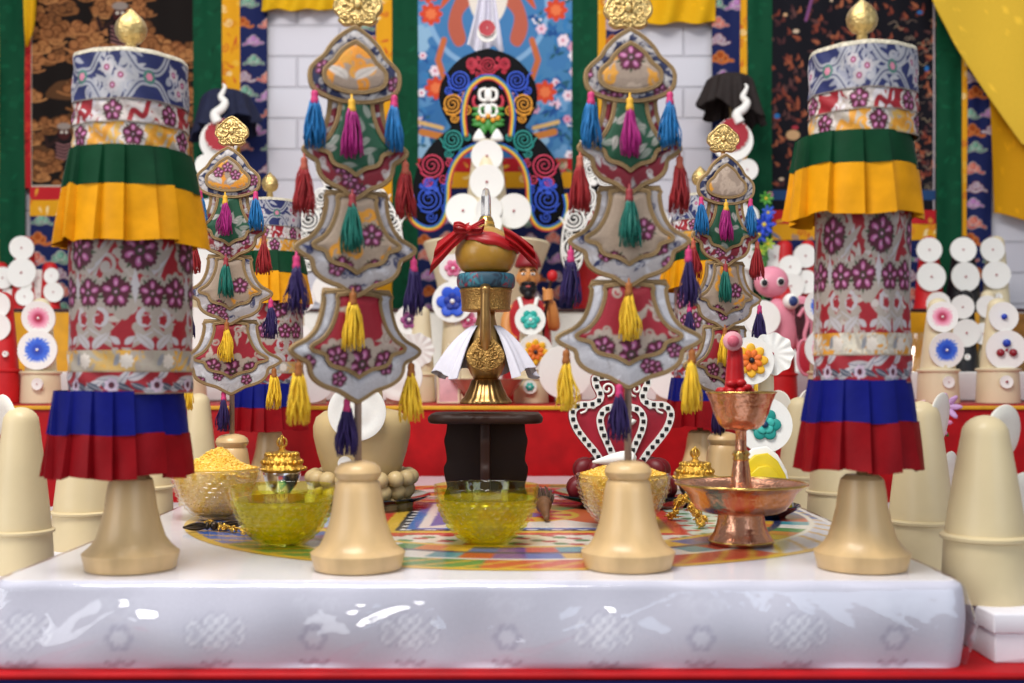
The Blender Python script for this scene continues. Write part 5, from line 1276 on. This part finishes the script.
# top tier
cake('red cake with two white discs on the highest shelf, right of the banner', 929, C_, ZCt, 236, 15, 304, 14, 8, M_REDD, [(929, 250, 12.5), (931, 277, 14.5)], g, False)
cake('black cake with two white discs on the highest shelf, middle of three', 963, C_, ZCt, 236, 19, 304, 17, 9, M_BLACKD, [(963, 250, 12.8), (965, 277, 15)], g, False)
cake('cream cake with two white discs on the highest shelf, beside bare brick', 996, C_, ZCt, 236, 15, 304, 13, 8, M_CREAM2, [(992, 250, 12.5), (996, 275, 14), (998, 297, 4)], g, False)
cake('red cake with two stacked white discs on the highest shelf, left of the banner', 25, C_, ZCt, 236, 14, 304, 13, 8, M_REDD, [(22, 248, 12), (22, 273, 15), (27, 286, 5.5), (25, 297, 9)], g, False)
cake('red cake with a cluster of four white discs, beside left banner on the highest shelf', 50, C_, ZCt, 262, 10, 304, 9, 7, M_REDD, [(39, 278, 8.5), (52, 276, 8), (39, 294, 9), (54, 292, 10)], g, False)
cake('red cake with white discs cut off by the left picture edge, highest shelf', 1, C_, ZCt, 262, 9, 304, 8, 7, M_REDD, [(3, 278, 11), (8, 296, 8)], g, False)
cake('red cake with a cluster of four white discs behind the pink eyed cake', 784, C_, ZCt, 240, 13, 304, 12, 8, M_REDD, [(775, 257, 12), (790, 267, 11.5), (791, 286, 13), (764, 266, 9)], g, False)
cake('red cake with a white disc right beside the right banner\'s brocade body', 808, C_, ZCt, 240, 9, 304, 8, 7, M_REDD, [(805, 256, 12), (806, 282, 12)], g, False)
# rear right corner of the table, behind the copper cup
cake('cream cake with orange and teal flower discs behind the copper cup', 766, 1.525, TT, 348, 11, 490, 10, 7, M_CREAM2, [(750, 361, 24, 'flower', FORA, .016), (772, 354, 21, 'fluted'), (764, 425, 28, 'flower', [(.56, '178f86', 6), (.34, '3fb5aa', 5), '123a60'])], g)

# ---- cake of the five senses
k = 2.37/F
t = thing('ritual_cake', 'pink cake moulded with eyes, ear and tongue, left of the right banner', 'ritual cake', ((782-512)*k, 2.37, ZA))
l = lambda px, py, dz=0.: ((px-782)*k, dz, CZ-(py-HOR)*k-ZA)
cone_body(t, l(0, 300)[2], l(0, 374)[2], 15*k, 13*k, 9*k, M_REDD)
M_PINK = mat('pink_dough', 'e58fa3', .45, var=.08, scale=30)
MB().add(ball(l(768, 283, -.03), (17*k, .026, 15.5*k), 28, 18)).build('pink_head', M_PINK, t)
MB().add(ball(l(777, 328, -.035), (15*k, .02, 29*k), 28, 18, Ry(-.2))).build('pink_nose', M_PINK, t)
for x, y in ((758.5, 285), (774.5, 284)):
    o = MB().add(ball(l(x, y, -.054), (4.0*k, .004, 4.4*k), 16, 10)).build('eye', M_WHITE, t)
    MB().add(ball(l(x, y, -.058), (3.1*k, .003, 3.3*k), 14, 8)).build('pupil', M_BLACKD, o)
o = MB().add(ball(l(785, 303, -.05), 8*k, 20, 12)).build('eyeball', M_WHITE, t); MB().add(ball(l(785.5, 303, -.061), (5.2*k, .006, 5.2*k), 16, 10)).build('iris', mat('iris_blue', '2b3f78', .3), o)
disc(t, 762, 318, 18, 2.31)
ear = spl([(-8, 303), (2, 297), (11, 303), (14, 322), (13, 342), (6, 356), (-2, 352), (-6, 338), (-9, 320)], 6, True)
ep = lambda p: np.stack([(p[:, 0]+13)*k, CZ-(p[:, 1]-HOR)*k-ZA], 1)
V, Fl = slab(ep(ear), .02, .006, -.02); MB().add((V, Fl)).build('ear', M_PINK, t)
ei = (ear-ear.mean(0))*[.62, .72]+ear.mean(0); V, Fl = slab(ep(ei), .006, .002, -.038); MB().add((V, Fl)).build('ear_hollow', mat('dark_maroon', '40141e', .5), t)
MB().add(tube(xz(ep(spl([(-2, 318), (4, 310), (7, 322), (4, 336), (6, 346)], 6)), -.045), .0045, 8)).build('ear_ridge', M_PINK, t)
tg = spl([(0, 342), (12, 345), (16, 360), (13, 373), (3, 374), (-3, 362)], 6, True)
MB().add(slab(ep(tg), .02, .006, -.03)).build('tongue', mat('tongue_red', 'b82a3c', .4), t)
MB().add(tube(xz(ep(tg), -.048), .003, 8, True)).build('tongue_edge', M_PINK, t)

# ---- flowers
def bloom_spray(label, loc, heads, seed):
    t = thing('flower_spray', label, 'flowers', loc); rs = np.random.RandomState(seed)
    for hxp, kind, col, r in heads:
        h = np.array(hxp); MB().add(tube(spl([(h[0]*.1, .0, 0), (h[0]*.5, h[1]*.4, h[2]*.5), h], 6), .0016, 6)).build('stem', mat('leaf_green', '3f7a34', .5), t)
        fb = MB()
        for j in range(7):
            a = j*2*PI/7; M = Rx(PI/2) @ Rz(a) @ Ry(-.5)
            fb.add(ball((0, 0, 0), (r*.55, r*.2, r*.08), 10, 6), hx(col), M, h+(M @ np.array([r*.5, 0, 0])))
        fb.add(ball(h-[0, .004, 0], r*.2, 10, 6), hx('e8c93a')); fb.build('flower', M_VC, t)
        lf = MB(); M = Rx(PI/2) @ Rz(rs.rand()*6) @ Ry(-.4); lf.add(ball((0, 0, 0), (r*.8, r*.2, r*.06), 10, 6), None, M, h*[.8, 1, .82]); lf.build('leaf', mat('leaf_green', '3f7a34'), t)
k = 2.80/F; q = lambda px, py: ((px-762)*k, 0, CZ-(py-HOR)*k-ZC)
bloom_spray('spray of blue flowers with green leaves between tall hat cake and right banner', (250*k, 2.78, ZC), [(q(762, 226), 0, '2148c8', .03), (q(757, 236), 0, '1d3fb0', .026), (q(766, 214), 0, '3a62d8', .02), (q(764, 200), 0, '4f9a3a', .02), (q(768, 196), 0, 'd88aa0', .009), (q(766, 245), 0, 'a8c040', .018), (q(759, 252), 0, '8fb53a', .016)], 2)
k = 1.72/F; q = lambda px, py: ((px-985)*k, 0, CZ-(py-HOR)*k-ZT)
bloom_spray('spray of purple and pink flowers behind the right pillar-shaped cakes', (473*k, 2.0, ZT), [(q(965, 432), 0, '9a58b0', .03), (q(978, 418), 0, 'e8c4c0', .03), (q(958, 412), 0, 'e6ccbc', .022), (q(1003, 430), 0, 'd88ab0', .03), (q(1016, 412), 0, 'c8a0d0', .028), (q(988, 440), 0, '7a4aa0', .03)], 3)

# ---- small glass things on the white shelf
def cupthing(name, label, px, Z, zb, prof, m, cat):
    o = MB().add(lathe(prof, 48)).build(name, m, None, ((px-512)*Z/F, Z, zb), sharp=50); return tag(o, label, cat)
gp = lambda R, h, b: [(b, 0), (b*1.05, .003), (R*.8, h*.45), (R*.97, h*.8), (R, h), (R*.96, h), (R*.92, h*.8), (R*.74, h*.45), (b*.9, .006), (.001, .006)]
cupthing('glass_bowl', 'small clear glass bowl on the white shelf, right of the banner', 911, 2.52, ZBt, gp(.045, .085, .02), M_GLASS, 'glass bowl')
cupthing('glass_cup', 'amber glass cup on the white shelf beside the berry cake, right edge', 1020, 2.6, ZBt, gp(.036, .13, .026), mat('amber_glass', 'a87838', .1, var=.3, scale=60, trans=.5), 'glass cup')
cupthing('amber_glass_dish', 'fluted pinkish amber glass dish behind the foot of the golden vase', 487, 2.2, ZA, [(.035, 0), (.038, .004), (.05, .02), (.070, .044), (.073, .047), (.067, .044), (.047, .022), (.034, .007), (.001, .006)], mat('pink_amber_glass', 'd99a84', .08, var=.25, scale=40, trans=.55), 'glass dish')
k = 2.22/F; pl = spl([(435, 372), (435, 341), (446, 323), (458, 341), (458, 372)], 1)
po = np.array([(-12, 0), (-12, 31), (0, 50), (12, 31), (12, 0)], float)*k
t = thing('house_plaque', 'pale pink house-shaped plaque left of the golden vase', 'plaque', ((447-512)*2.13/F, 2.185, ZA+.0005))
po2 = po*[1, 1.2]
MB().add(slab(po2, .008, .002, .004)).build('pink_panel', mat('pale_pink_dough', 'e6b7bd', .5), t)
MB().add(tube(xz(offset2(po2, -.003), -.0045), .003, 8, True)).build('pale_rim', M_CREAM2, t)

# ---- swirl boards
def swirl_motif(mb, cx, cy, r, k, y0, d, rot=0., col=None, tr=.0026):
    cvt = lambda p: np.stack([p[:, 0]*k, np.full(len(p), y0), -p[:, 1]*k], 1)
    def sp(x, y, q, turns, a, dd, w):
        p = spiral((x, y), q, turns, a, dd, .1, 16); mb.add(tube(cvt(p), np.linspace(w, w*.55, len(p)), 7), col)
    sp(cx, cy, r*.84, 2.8, rot, d, tr)
    for a, q, R in ((.75, .34, 1.1), (1.75, .38, 1.15), (2.75, .3, 1.1)):
        aa = rot+a*d; c2 = np.array([cx+R*r*math.cos(aa), cy+R*r*math.sin(aa)])
        sp(c2[0], c2[1], q*r, 1.7, aa+PI*.6*d, -d, tr*.8)
    e = np.array([cx+r*.74*math.cos(rot), cy+r*.74*math.sin(rot)])
    tl = spl([e, e+[r*.12*math.sin(rot)*d+.2*r*math.cos(rot), -d*.45*r*math.cos(rot)], e+[.45*r*math.cos(rot), -d*.8*r*math.cos(rot)+.2*r]], 5)
    mb.add(tube(cvt(tl), np.linspace(tr, tr*.5, len(tl)), 7), col)
HALO = closed(spl([(0, 44), (12, 47), (26, 53), (38, 64), (47, 78), (50, 92), (47, 106), (41, 118), (38, 124), (46, 131), (58, 142), (68, 157), (74, 172), (77, 190), (77, 206), (72, 218), (62, 224), (52, 222), (46, 214), (43, 200), (42, 185), (38, 165), (28, 148), (14, 140), (0, 138)], 3))
def halo_board(parent, cx, Z, k, dy, sc, scy, m, name='halo_board'):
    o = np.stack([HALO[:, 0]*sc*k, -((HALO[:, 1]-138)*scy)*k], 1)
    return MB().add(slab(o, .014, .003, .0)).build(name, m, parent, (0, 0, 0), sharp=50)
k = 2.62/F
t = thing('grand_cake', 'tall central cake with white discs and black board of coloured swirls', 'ritual cake', ((487-512)*k, 2.6, ZBt))
zr = lambda y: CZ-(y-HOR)*k-ZBt
MB().add(lathe([(42*k, 0), (43*k, zr(330)), (46*k, zr(300)), (52*k, zr(275)), (63*k, zr(246)), (61.5*k, zr(244)), (57*k, zr(248)), (45*k, zr(276)), (.001, zr(280))], 64)).build('flared_body', M_CREAM2, t, sharp=50)
MB().add(lathe([(24*k, zr(281)), (24*k, zr(232)), (20*k, zr(200)), (15*k, zr(160)), (11*k, zr(146)), (6*k, zr(142)), (.0005, zr(140.5))], 40)).build('cone', M_CREAM2, t)
hb = halo_board(t, 487, 2.66, k, 0, 1, 1, mat('black_board', '07070a', .7, var=.2, spec=.15)); hb.location = (.002, .065, zr(138))
MB().add(boxm((0, .045, zr(190)), (.02, .05, .1), .003)).build('board_bracket', M_DKWOOD, t)
yb = .065-.014-.001-0.0
S = {c: mat('butter_'+c, h, .4, var=.08) for c, h in (('red', 'b8243c'), ('blue', '2a52c8'), ('orange', 'e29a2a'), ('teal', '1d8f86'), ('crimson', 'c43050'), ('yellow', 'e8c83a'), ('green', '3f8a3a'))}
for name, col, lst in (('red_swirls', 'red', [(0, 62, 10, 1, .5), (-17, 60, 6.5, -1, 2.2), (17, 60, 6.5, 1, .9)]), ('blue_swirls', 'blue', [(-29, 77, 12, -1, PI), (29, 77, 12, 1, 0)]), ('orange_swirls', 'orange', [(-36, 101, 12, -1, 2.2), (36, 101, 12, 1, .9)]),
                       ('teal_swirls', 'teal', [(-36, 137, 12, -1, 2.6), (36, 137, 12, 1, .5)]), ('crimson_swirls', 'crimson', [(-57, 163, 14, -1, 2.6), (57, 163, 14, 1, .5)]), ('deep_blue_swirls', 'blue', [(-60, 197, 15, -1, 2.2), (60, 197, 15, 1, .9), (-59, 181, 7, 1, 0), (59, 181, 7, -1, PI)])):
    for x, y, r, d, rot in lst:
        mb = MB(); swirl_motif(mb, x, y, r*1.12, k, 0, d, rot, None, .0025); mb.build(name[:-1], S[col], t, (.002, yb, zr(0)))
nich = spl([(-23, 134), (-25, 110), (-20, 88), (-10, 77), (0, 74), (10, 77), (20, 88), (25, 110), (23, 134)], 6)
arch = spl([(-78, 192), (-80, 206), (-75, 220), (-62, 227), (-50, 224), (-43, 212), (-41, 196), (-40, 180), (-35, 163), (-25, 150), (-12, 143), (0, 141), (12, 143), (25, 150), (35, 163), (40, 180), (41, 196), (43, 212), (50, 224), (62, 227), (75, 220), (80, 206), (78, 192)], 5)
for pth, wds, outw in ((nich, 1, 1), (arch, 1, 1)):
    for j, c in enumerate(('red', 'orange', 'yellow', 'teal', 'blue')):
        p = pth.copy(); T_ = np.gradient(p, axis=0); T_ /= np.linalg.norm(T_, axis=1, keepdims=True); n2 = np.stack([T_[:, 1], -T_[:, 0]], 1)
        p = p+n2*(j-2)*1.25
        MB().add(tube(np.stack([p[:, 0]*k, 0*p[:, 0], -p[:, 1]*k], 1), .0017, 6)).build('rainbow_strand', S[c], t, (.002, yb-.001, zr(0)))
cn = MB()
for dy in (92, 108):
    cn.add(ball((0, 0, -dy*k), (4*k, .006, 7*k), 14, 8))
    for d in (-1, 1): cn.add(tube(np.stack([(d*spl([(2, -6), (8, -4), (8, 4), (2, 6)], 6)[:, 0])*k, np.zeros(19), -(dy+spl([(2, -6), (8, -4), (8, 4), (2, 6)], 6)[:, 1])*k], 1), .0042, 8))
cn.build('white_thunderbolt_ornament', M_WHITE, t, (.002, yb-.004, zr(0)))
lv = MB()
for d in (-1, 1):
    for a, y in ((.2, 112), (.7, 118), (-.3, 106), (1.1, 122)): lv.add(ball((d*(10)*k, -.004, -y*k), (7*k, .004, 2.6*k), 10, 6, None))
for x, y in ((0, 122), (-5, 127), (5, 127)): lv.add(ball((x*k, -.004, -y*k), (4*k, .004, 6*k), 10, 6))
lv.build('green_leaves', S['green'], t, (.002, yb, zr(0)))
fl_ = MB()
for x, y in ((-10, 116), (0, 114), (10, 116), (-5, 118), (5, 118)): fl_.add(ball((x*k, -.009, -y*k), (2.6*k, .004, 2.6*k), 10, 6))
fl_.build('orange_flowers', S['orange'], t, (.002, yb, zr(0)))
for d in (-1, 1):
    MB().add(tube(np.stack([d*spl([(7, 104), (13, 104), (15, 98), (13, 93)], 6)[:, 0]*k, np.zeros(19), -spl([(7, 104), (13, 104), (15, 98), (13, 93)], 6)[:, 1]*k], 1), .004, 8)).build('red_scarf', S['red'], t, (.002, yb-.003, zr(0)))
    MB().add(lathe([(.0005, 0), (6.2*k, 1*k), (6.6*k, 4*k), (4*k, 9*k), (1.5*k, 12.5*k), (.0005, 13.5*k)], 24), None, np.diag([1, .6, 1]), (d*9*k, 0, -140*k)).build('white_drop', M_WHITE, t, (.002, yb-.008, zr(0)))
for x, y, r, z, kd in ((487, 156, 16, -.031, 'plain'), (487, 182, 17.5, -.044, 'plain'), (463, 211, 17.5, -.052, 'plain'), (514, 211, 17.5, -.052, 'plain'), (489, 209, 13, -.058, 'plain'), (488, 224, 14, -.064, 'plain')):
    disc(t, x, y, r, 2.6+z, kd)
disc(t, 487, 33, 10, 2.645, 'bare', name='white_moon_disc'); o = disc(t, 487, 28.5, 8.4, 2.637, 'ring', [(1., 'a81c2c')], name='red_sun_disc', bead='efece8')
# white scarf over the top
nu, nv = 50, 40; u = np.linspace(-1, 1, nu); V = []
for j in range(nv):
    q = j/(nv-1); wd = (5+14*q**1.2)*k; x = u*wd+.002*np.sin(q*4); y = .008*(.4+q)*np.sin(u*9+.5)+.006*np.cos(u*4); V.append(np.stack([x, y, np.full(nu, -(-30+80*q)*k)+.006*q*np.sin(u*5)], 1))
V = np.concatenate(V); Fc = gridfaces(nu, nv)
o = MB().add((V, Fc)).add((V+[0, .002, 0], Fc[:, ::-1])).build('silk_scarf', mat('white_silk', 'dedbe6'), None, ((486-512)*2.70/F, 2.705, CZ+HOR*2.70/F)); tag(o, 'white silk scarf hanging above the red sun disc of the tall central cake', 'scarf')
for cx, w_, lab in ((342, .74, 'black swirl-board cake with white spirals behind the orange-capped front pendant'), (621, .76, 'black swirl-board cake with white spirals behind the pink-flower front pendant')):
    k = 2.5/F; t = thing('grand_cake', lab, 'ritual cake', ((cx-512)*k, 2.57, ZBt), 'cakes with black swirl boards')
    zr = lambda y: CZ-(y-HOR)*k-ZBt
    cone_body(t, zr(250), zr(345), 30*k, 26*k, 14*k, M_CREAM2)
    for dx, dy, r in ((-14, 290, 16), (16, 318, 17)): disc(t, cx+dx, dy, r, 2.515)
    MB().add(boxm((0, .04, zr(255)), (.02, .05, .12), .003)).build('board_bracket', M_DKWOOD, t)
    b_ = halo_board(t, cx, 2.6, k, 0, w_, .9, mat('black_board', '07070a')); b_.location = (0, .065, zr(190))
    o = np.stack([HALO[:, 0]*w_*k, -((HALO[:, 1]-138)*.9)*k], 1)
    MB().add(tube(xz(offset2(o, -.004), -.0155), .0026, 6, True)).build('white_outline', M_WHITE, t, (0, .065, zr(190)))
    for x, y, r, d, rot in ((0, 62, 13, 1, .5), (-28, 80, 13, -1, PI), (28, 80, 13, 1, 0), (-36, 104, 11, -1, 2.2), (36, 104, 11, 1, .9), (0, 92, 13, 1, 2), (-14, 114, 11, 1, 0), (14, 114, 11, -1, 0), (-40, 136, 12, -1, 2.6), (40, 136, 12, 1, .5), (-58, 162, 14, -1, 2.6), (58, 162, 14, 1, .5), (-60, 196, 15, -1, 2.2), (60, 196, 15, 1, .9)):
        mb = MB(); swirl_motif(mb, x*w_, (y-138)*.9, r*1.08, k, -.0155, d, rot, None, .0032); mb.build('white_spiral', M_WHITE, t, (0, .065, zr(190)))
cake('plain red cone cake behind the red tassel of the right front pendant', 590, 2.83, ZCt, 168, 17, 304, 15, 9, M_REDD, [], g, False)
# ---- tall hat-topped cakes
for cx, col, lab, oth in ((222, '151b3a', 'tall white cake topped by a dark blue cloth hat, left', [(207, 166, 12), (208, 212, 13), (199, 258, 13)]), (733, '241a18', 'tall white cake topped by a dark brown cloth hat, right', [(747, 170, 11), (748, 216, 11), (749, 257, 13)])):
    k = 2.85/F; t = thing('hat_cake', lab, 'ritual cake', ((cx-512)*k, 2.85, ZC), 'tall cakes under cloth hats')
    zr = lambda y: CZ-(y-HOR)*k-ZC
    cone_body(t, zr(150), .02, 22*k, 20*k, 9*k, M_WHITE, ledge=False)
    MB().add(tube([(0, .0, zr(155)), (0, .03, zr(100))], .004, 8)).build('hat_post', M_WOOD, t)
    for d in oth: disc(t, d[0], d[1], d[2], 2.80)
    s = -1 if cx < 500 else 0
    disc(t, cx-3 if s else cx-1, 141, 20 if s else 21, 2.80, 'bare', name='white_moon_disc'); disc(t, cx-1, 135, 16.5, 2.792, 'ring', [(1.02, 'a5202e'), (.4, 'b0303c')], name='red_sun_disc', bead='efece8')
    p = spl([(-2, 128), (-5, 120), (2, 114), (5, 108), (1, 103), (3, 98), (5, 93), (3, 90)], 6)
    MB().add(tube(np.stack([(p[:, 0]+4)*k, np.full(len(p), -.06), CZ-(p[:, 1]-HOR)*k-ZC], 1), np.interp(np.linspace(0, 1, len(p)), [0, .3, .6, 1], [.016, .013, .009, .003])*.8, 12)).build('white_flame', M_WHITE, t)
    MB().add(tube([(0, -.002, zr(151)), (0, -.055, zr(138)), (.006, -.06, zr(127))], .003, 8)).build('flame_post', M_WOOD, t)
    nth = 160; th = np.arange(nth)*2*PI/nth; V = []
    for j in range(26):
        q = j/25
        r = (.004+.056*math.sin(min(1, q*1.9)*PI/2)+.022*max(0, q-.5)*2*q)*(1+.10*q*np.sin(th*9+1)+.05*q*np.sin(th*17))
        z = -.012*q-.092*q**2.1*(1+.28*np.cos(th-(.2 if cx > 500 else 2.8)))+.010*q*q*np.sin(th*5)
        V.append(np.stack([r*np.cos(th), r*np.sin(th), z], 1))
    V = np.concatenate(V); Fc = gridfaces(nth, 26, True)
    top = zr(86 if cx < 500 else 70)
    MB().add((V, Fc)).add((V*[.97, .97, 1]-[0, 0, .002], Fc[:, ::-1])).build('cloth_hat', mat('hat_cloth_'+col, col, .8, var=.2), t, (0, .035, top))
# ---- painted figurine
k = 2.4/F
t = thing('deity_figurine', 'bearded painted figurine in red robe and hat gripping a staff, right of vase', 'figurine', ((528-512)*k, 2.4, ZA))
p = lambda px, py, y=0.: np.array([(px-528)*k, y, CZ-(py-HOR)*k-ZA])
M_SKIN = mat('figurine_skin', 'd7914f', .45, var=.08, scale=30)
b = MB()
b.add(ball(p(528, 277), (10.5*k, .024, 15*k), 28, 20)); b.add(ball(p(528, 287, -.006), (8*k, .018, 8*k), 20, 14)); b.add(tube([p(528, 286), p(528, 302, .002)], .011, 14))
b.add(ball(p(528, 278, -.024), (2*k, .007, 4.5*k), 14, 10, Rx(.2)))
for d in (-1, 1): b.add(ball(p(528+d*10.6, 278, .002), (1.6*k, .006, 4.2*k), 12, 8))
b.add(ball(p(528, 318), (20*k, .03, 22*k), 28, 18)); b.add(ball(p(528, 360), (22*k, .036, 34*k), 28, 18))
b.add(tube(spl([p(543, 308), p(551, 318, -.01), p(554, 326, -.02), p(553, 315, -.034), p(550, 303, -.042)], 6), np.interp(np.linspace(0, 1, 25), [0, .5, 1], [.015, .0125, .009]), 14))
b.add(tube(spl([p(513, 308), p(507, 322, -.01), p(508, 336, -.024), p(516, 342, -.036)], 6), np.interp(np.linspace(0, 1, 19), [0, .5, 1], [.015, .0125, .009]), 14))
hc = p(549, 297, -.046)
b.add(ball(hc, (.0085, .007, .011), 14, 10))
for j, (dz, L_) in enumerate(((.009, .017), (.003, .019), (-.003, .0185), (-.009, .015))):
    b.add(tube(spl([hc+[.005, -.003, dz], hc+[.002, -.0125, dz+.001], hc+[-.008, -.0135, dz], hc+[-.0125, -.006, dz-.001]], 5), .0030, 8))
b.add(tube(spl([hc+[-.004, -.001, .007], hc+[-.011, -.004, .011], hc+[-.013, -.010, .0135]], 5), .0032, 8))
body = b.build('body', M_SKIN, t)
rm = body.modifiers.new('fuse', 'REMESH'); rm.mode = 'VOXEL'; rm.voxel_size = .0013; rm.use_smooth_shade = True
sm = body.modifiers.new('soften', 'SMOOTH'); sm.factor = .5; sm.iterations = 3
M_ROBE = mat('red_robe', 'b01f28', .5, var=.15)
rb_ = [(27*k, 0), (26*k, p(0, 385)[2]), (24*k, p(0, 350)[2]), (22.5*k, p(0, 325)[2]), (20.5*k, p(0, 311)[2]), (14*k, p(0, 301)[2]), (7*k, p(0, 297)[2])]
V, Fl = lathe(rb_, 56, lambda a: 1+.02*np.sin(a*9)); MB().add((V*[1, .85, 1], Fl)).build('red_robe', M_ROBE, t)
MB().add(tube(spl([p(519, 299, -.026), p(522, 312, -.043), p(523, 335, -.054)], 6), .0045, 10)).add(tube(spl([p(537, 299, -.026), p(534, 312, -.043), p(533, 335, -.054)], 6), .0045, 10)).build('white_sash', M_WHITE, t)
MB().add(ball(p(528, 289.5, -.012), (9*k, .018, 7.5*k), 22, 14)).add(ball(p(528, 295, -.018), (5*k, .012, 6*k), 18, 12)).build('black_beard', M_BLACKD, t)
MB().add(tube(spl([p(521, 285, -.025), p(525, 283.5, -.0305), p(528, 284.5, -.032), p(531, 283.5, -.0305), p(535, 285, -.025)], 5), .0026, 8)).build('moustache', M_BLACKD, t)
MB().add(ball(p(528, 287.5, -.0305), (2.6*k, .003, 1.1*k), 12, 8)).build('mouth', mat('lip_pink', 'c85a5a', .4), t)
for d in (-1, 1):
    o = MB().add(ball(p(528+d*4.6, 275, -.0215), (2.5*k, .003, 1.5*k), 14, 8)).build('eye', M_WHITE, t); MB().add(ball(p(528+d*4.4, 275, -.0238), (1.1*k, .0015, 1.2*k), 10, 6)).build('pupil', M_BLACKD, o)
    MB().add(tube(spl([p(528+d*1.8, 272, -.0245), p(528+d*5, 270.3, -.0225), p(528+d*8, 272, -.016)], 4), .0014, 6)).build('eyebrow', M_BLACKD, t)
hp = [(11.5*k, 0), (13.5*k, .003), (13*k, .009), (12*k, .016), (8.5*k, .032), (3*k, .044), (.0004, .046)]
MB().add(lathe(hp, 36), None, None, p(528, 268, .0)).build('red_hat', mat('dark_red_hat', '8a1822', .5), t)
st = MB().add(tube([p(541, 345, -.054), hc+np.array([-.0045, -.0075, 0]), p(551, 280, -.052)], .0032, 10)).build('staff', M_DKWOOD, t)
MB().add(ball(p(551.5, 278, -.052), (.011, .009, .012), 14, 10)).build('staff_head', M_REDD, st)
o = MB()
for j in range(5): q = j/4; o.add(tube([((9-7*q)*k*math.cos(a), -.02+(9-7*q)*k*.6*math.sin(a), (2+q*26)*k) for a in np.arange(20)*2*PI/20], (3.4-1.8*q)*k, 8, True))
o.add(lathe([(9*k, 0), (8*k, 8*k), (2*k, 28*k), (.0005, 31*k)], 24), None, np.diag([1, .6, 1]), (0, -.02, 0))
o = o.build('spiral_cake', M_WHITE, None, ((538-512)*2.5/F, 2.53, ZBt)); o.scale = (1.1, 1.1, 2.6); tag(o, 'white spiral cone cake between figurine and central cake, on white shelf', 'ritual cake')

# ================================================================== light, camera
def area(name, loc, tgt, sx, sy, power, col):
    l = bpy.data.lights.new(name, 'AREA'); l.shape = 'RECTANGLE'; l.size, l.size_y, l.energy, l.color = sx, sy, power, col
    o = bpy.data.objects.new(name, l); COL.objects.link(o); o.location = loc
    d = np.array(tgt)-np.array(loc); import mathutils
    o.rotation_euler = mathutils.Vector(d).to_track_quat('-Z', 'Y').to_euler(); return o
area('ceiling_light_panel', (-.4, .55, 2.75), (-.1, 1.6, .9), 1.2, .6, 46, (1, .97, .93))
area('ceiling_light_panel', (.2, 2.0, 2.75), (.1, 2.5, .9), 1.6, .4, 7, (1, .97, .95))
area('window_daylight', (-2.2, -.6, 1.7), (0, 1.6, 1.0), 1.6, 1.6, 30, (.93, .96, 1))
area('window_daylight', (1.6, -1.3, 1.9), (.1, 1.5, .9), 1.8, 1.4, 22, (.72, .85, 1))
wd = bpy.data.worlds.new('World'); bpy.context.scene.world = wd; wd.use_nodes = True
wd.node_tree.nodes['Background'].inputs[0].default_value = (.93, .95, 1, 1); wd.node_tree.nodes['Background'].inputs[1].default_value = .30
cam = bpy.data.cameras.new('camera'); co = bpy.data.objects.new('camera', cam); COL.objects.link(co)
co.location = (0, 0, CZ); co.rotation_euler = (PI/2, 0, 0)
cam.sensor_width = 36; cam.lens = 36*F/1024; cam.shift_y = (HOR-341.5)/1024; cam.clip_start = .05
cam.dof.use_dof = True; cam.dof.focus_distance = 1.45; cam.dof.aperture_fstop = 5.0
sc = bpy.context.scene; sc.camera = co
sc.view_settings.view_transform = 'Standard'; sc.view_settings.look = 'None'; sc.view_settings.exposure = 0; sc.view_settings.gamma = 1; sc.view_settings.use_curve_mapping = False
sc.cycles.use_denoising = True; sc.cycles.max_bounces = 10; sc.cycles.transparent_max_bounces = 24; sc.cycles.caustics_reflective = False; sc.cycles.sample_clamp_indirect = 4
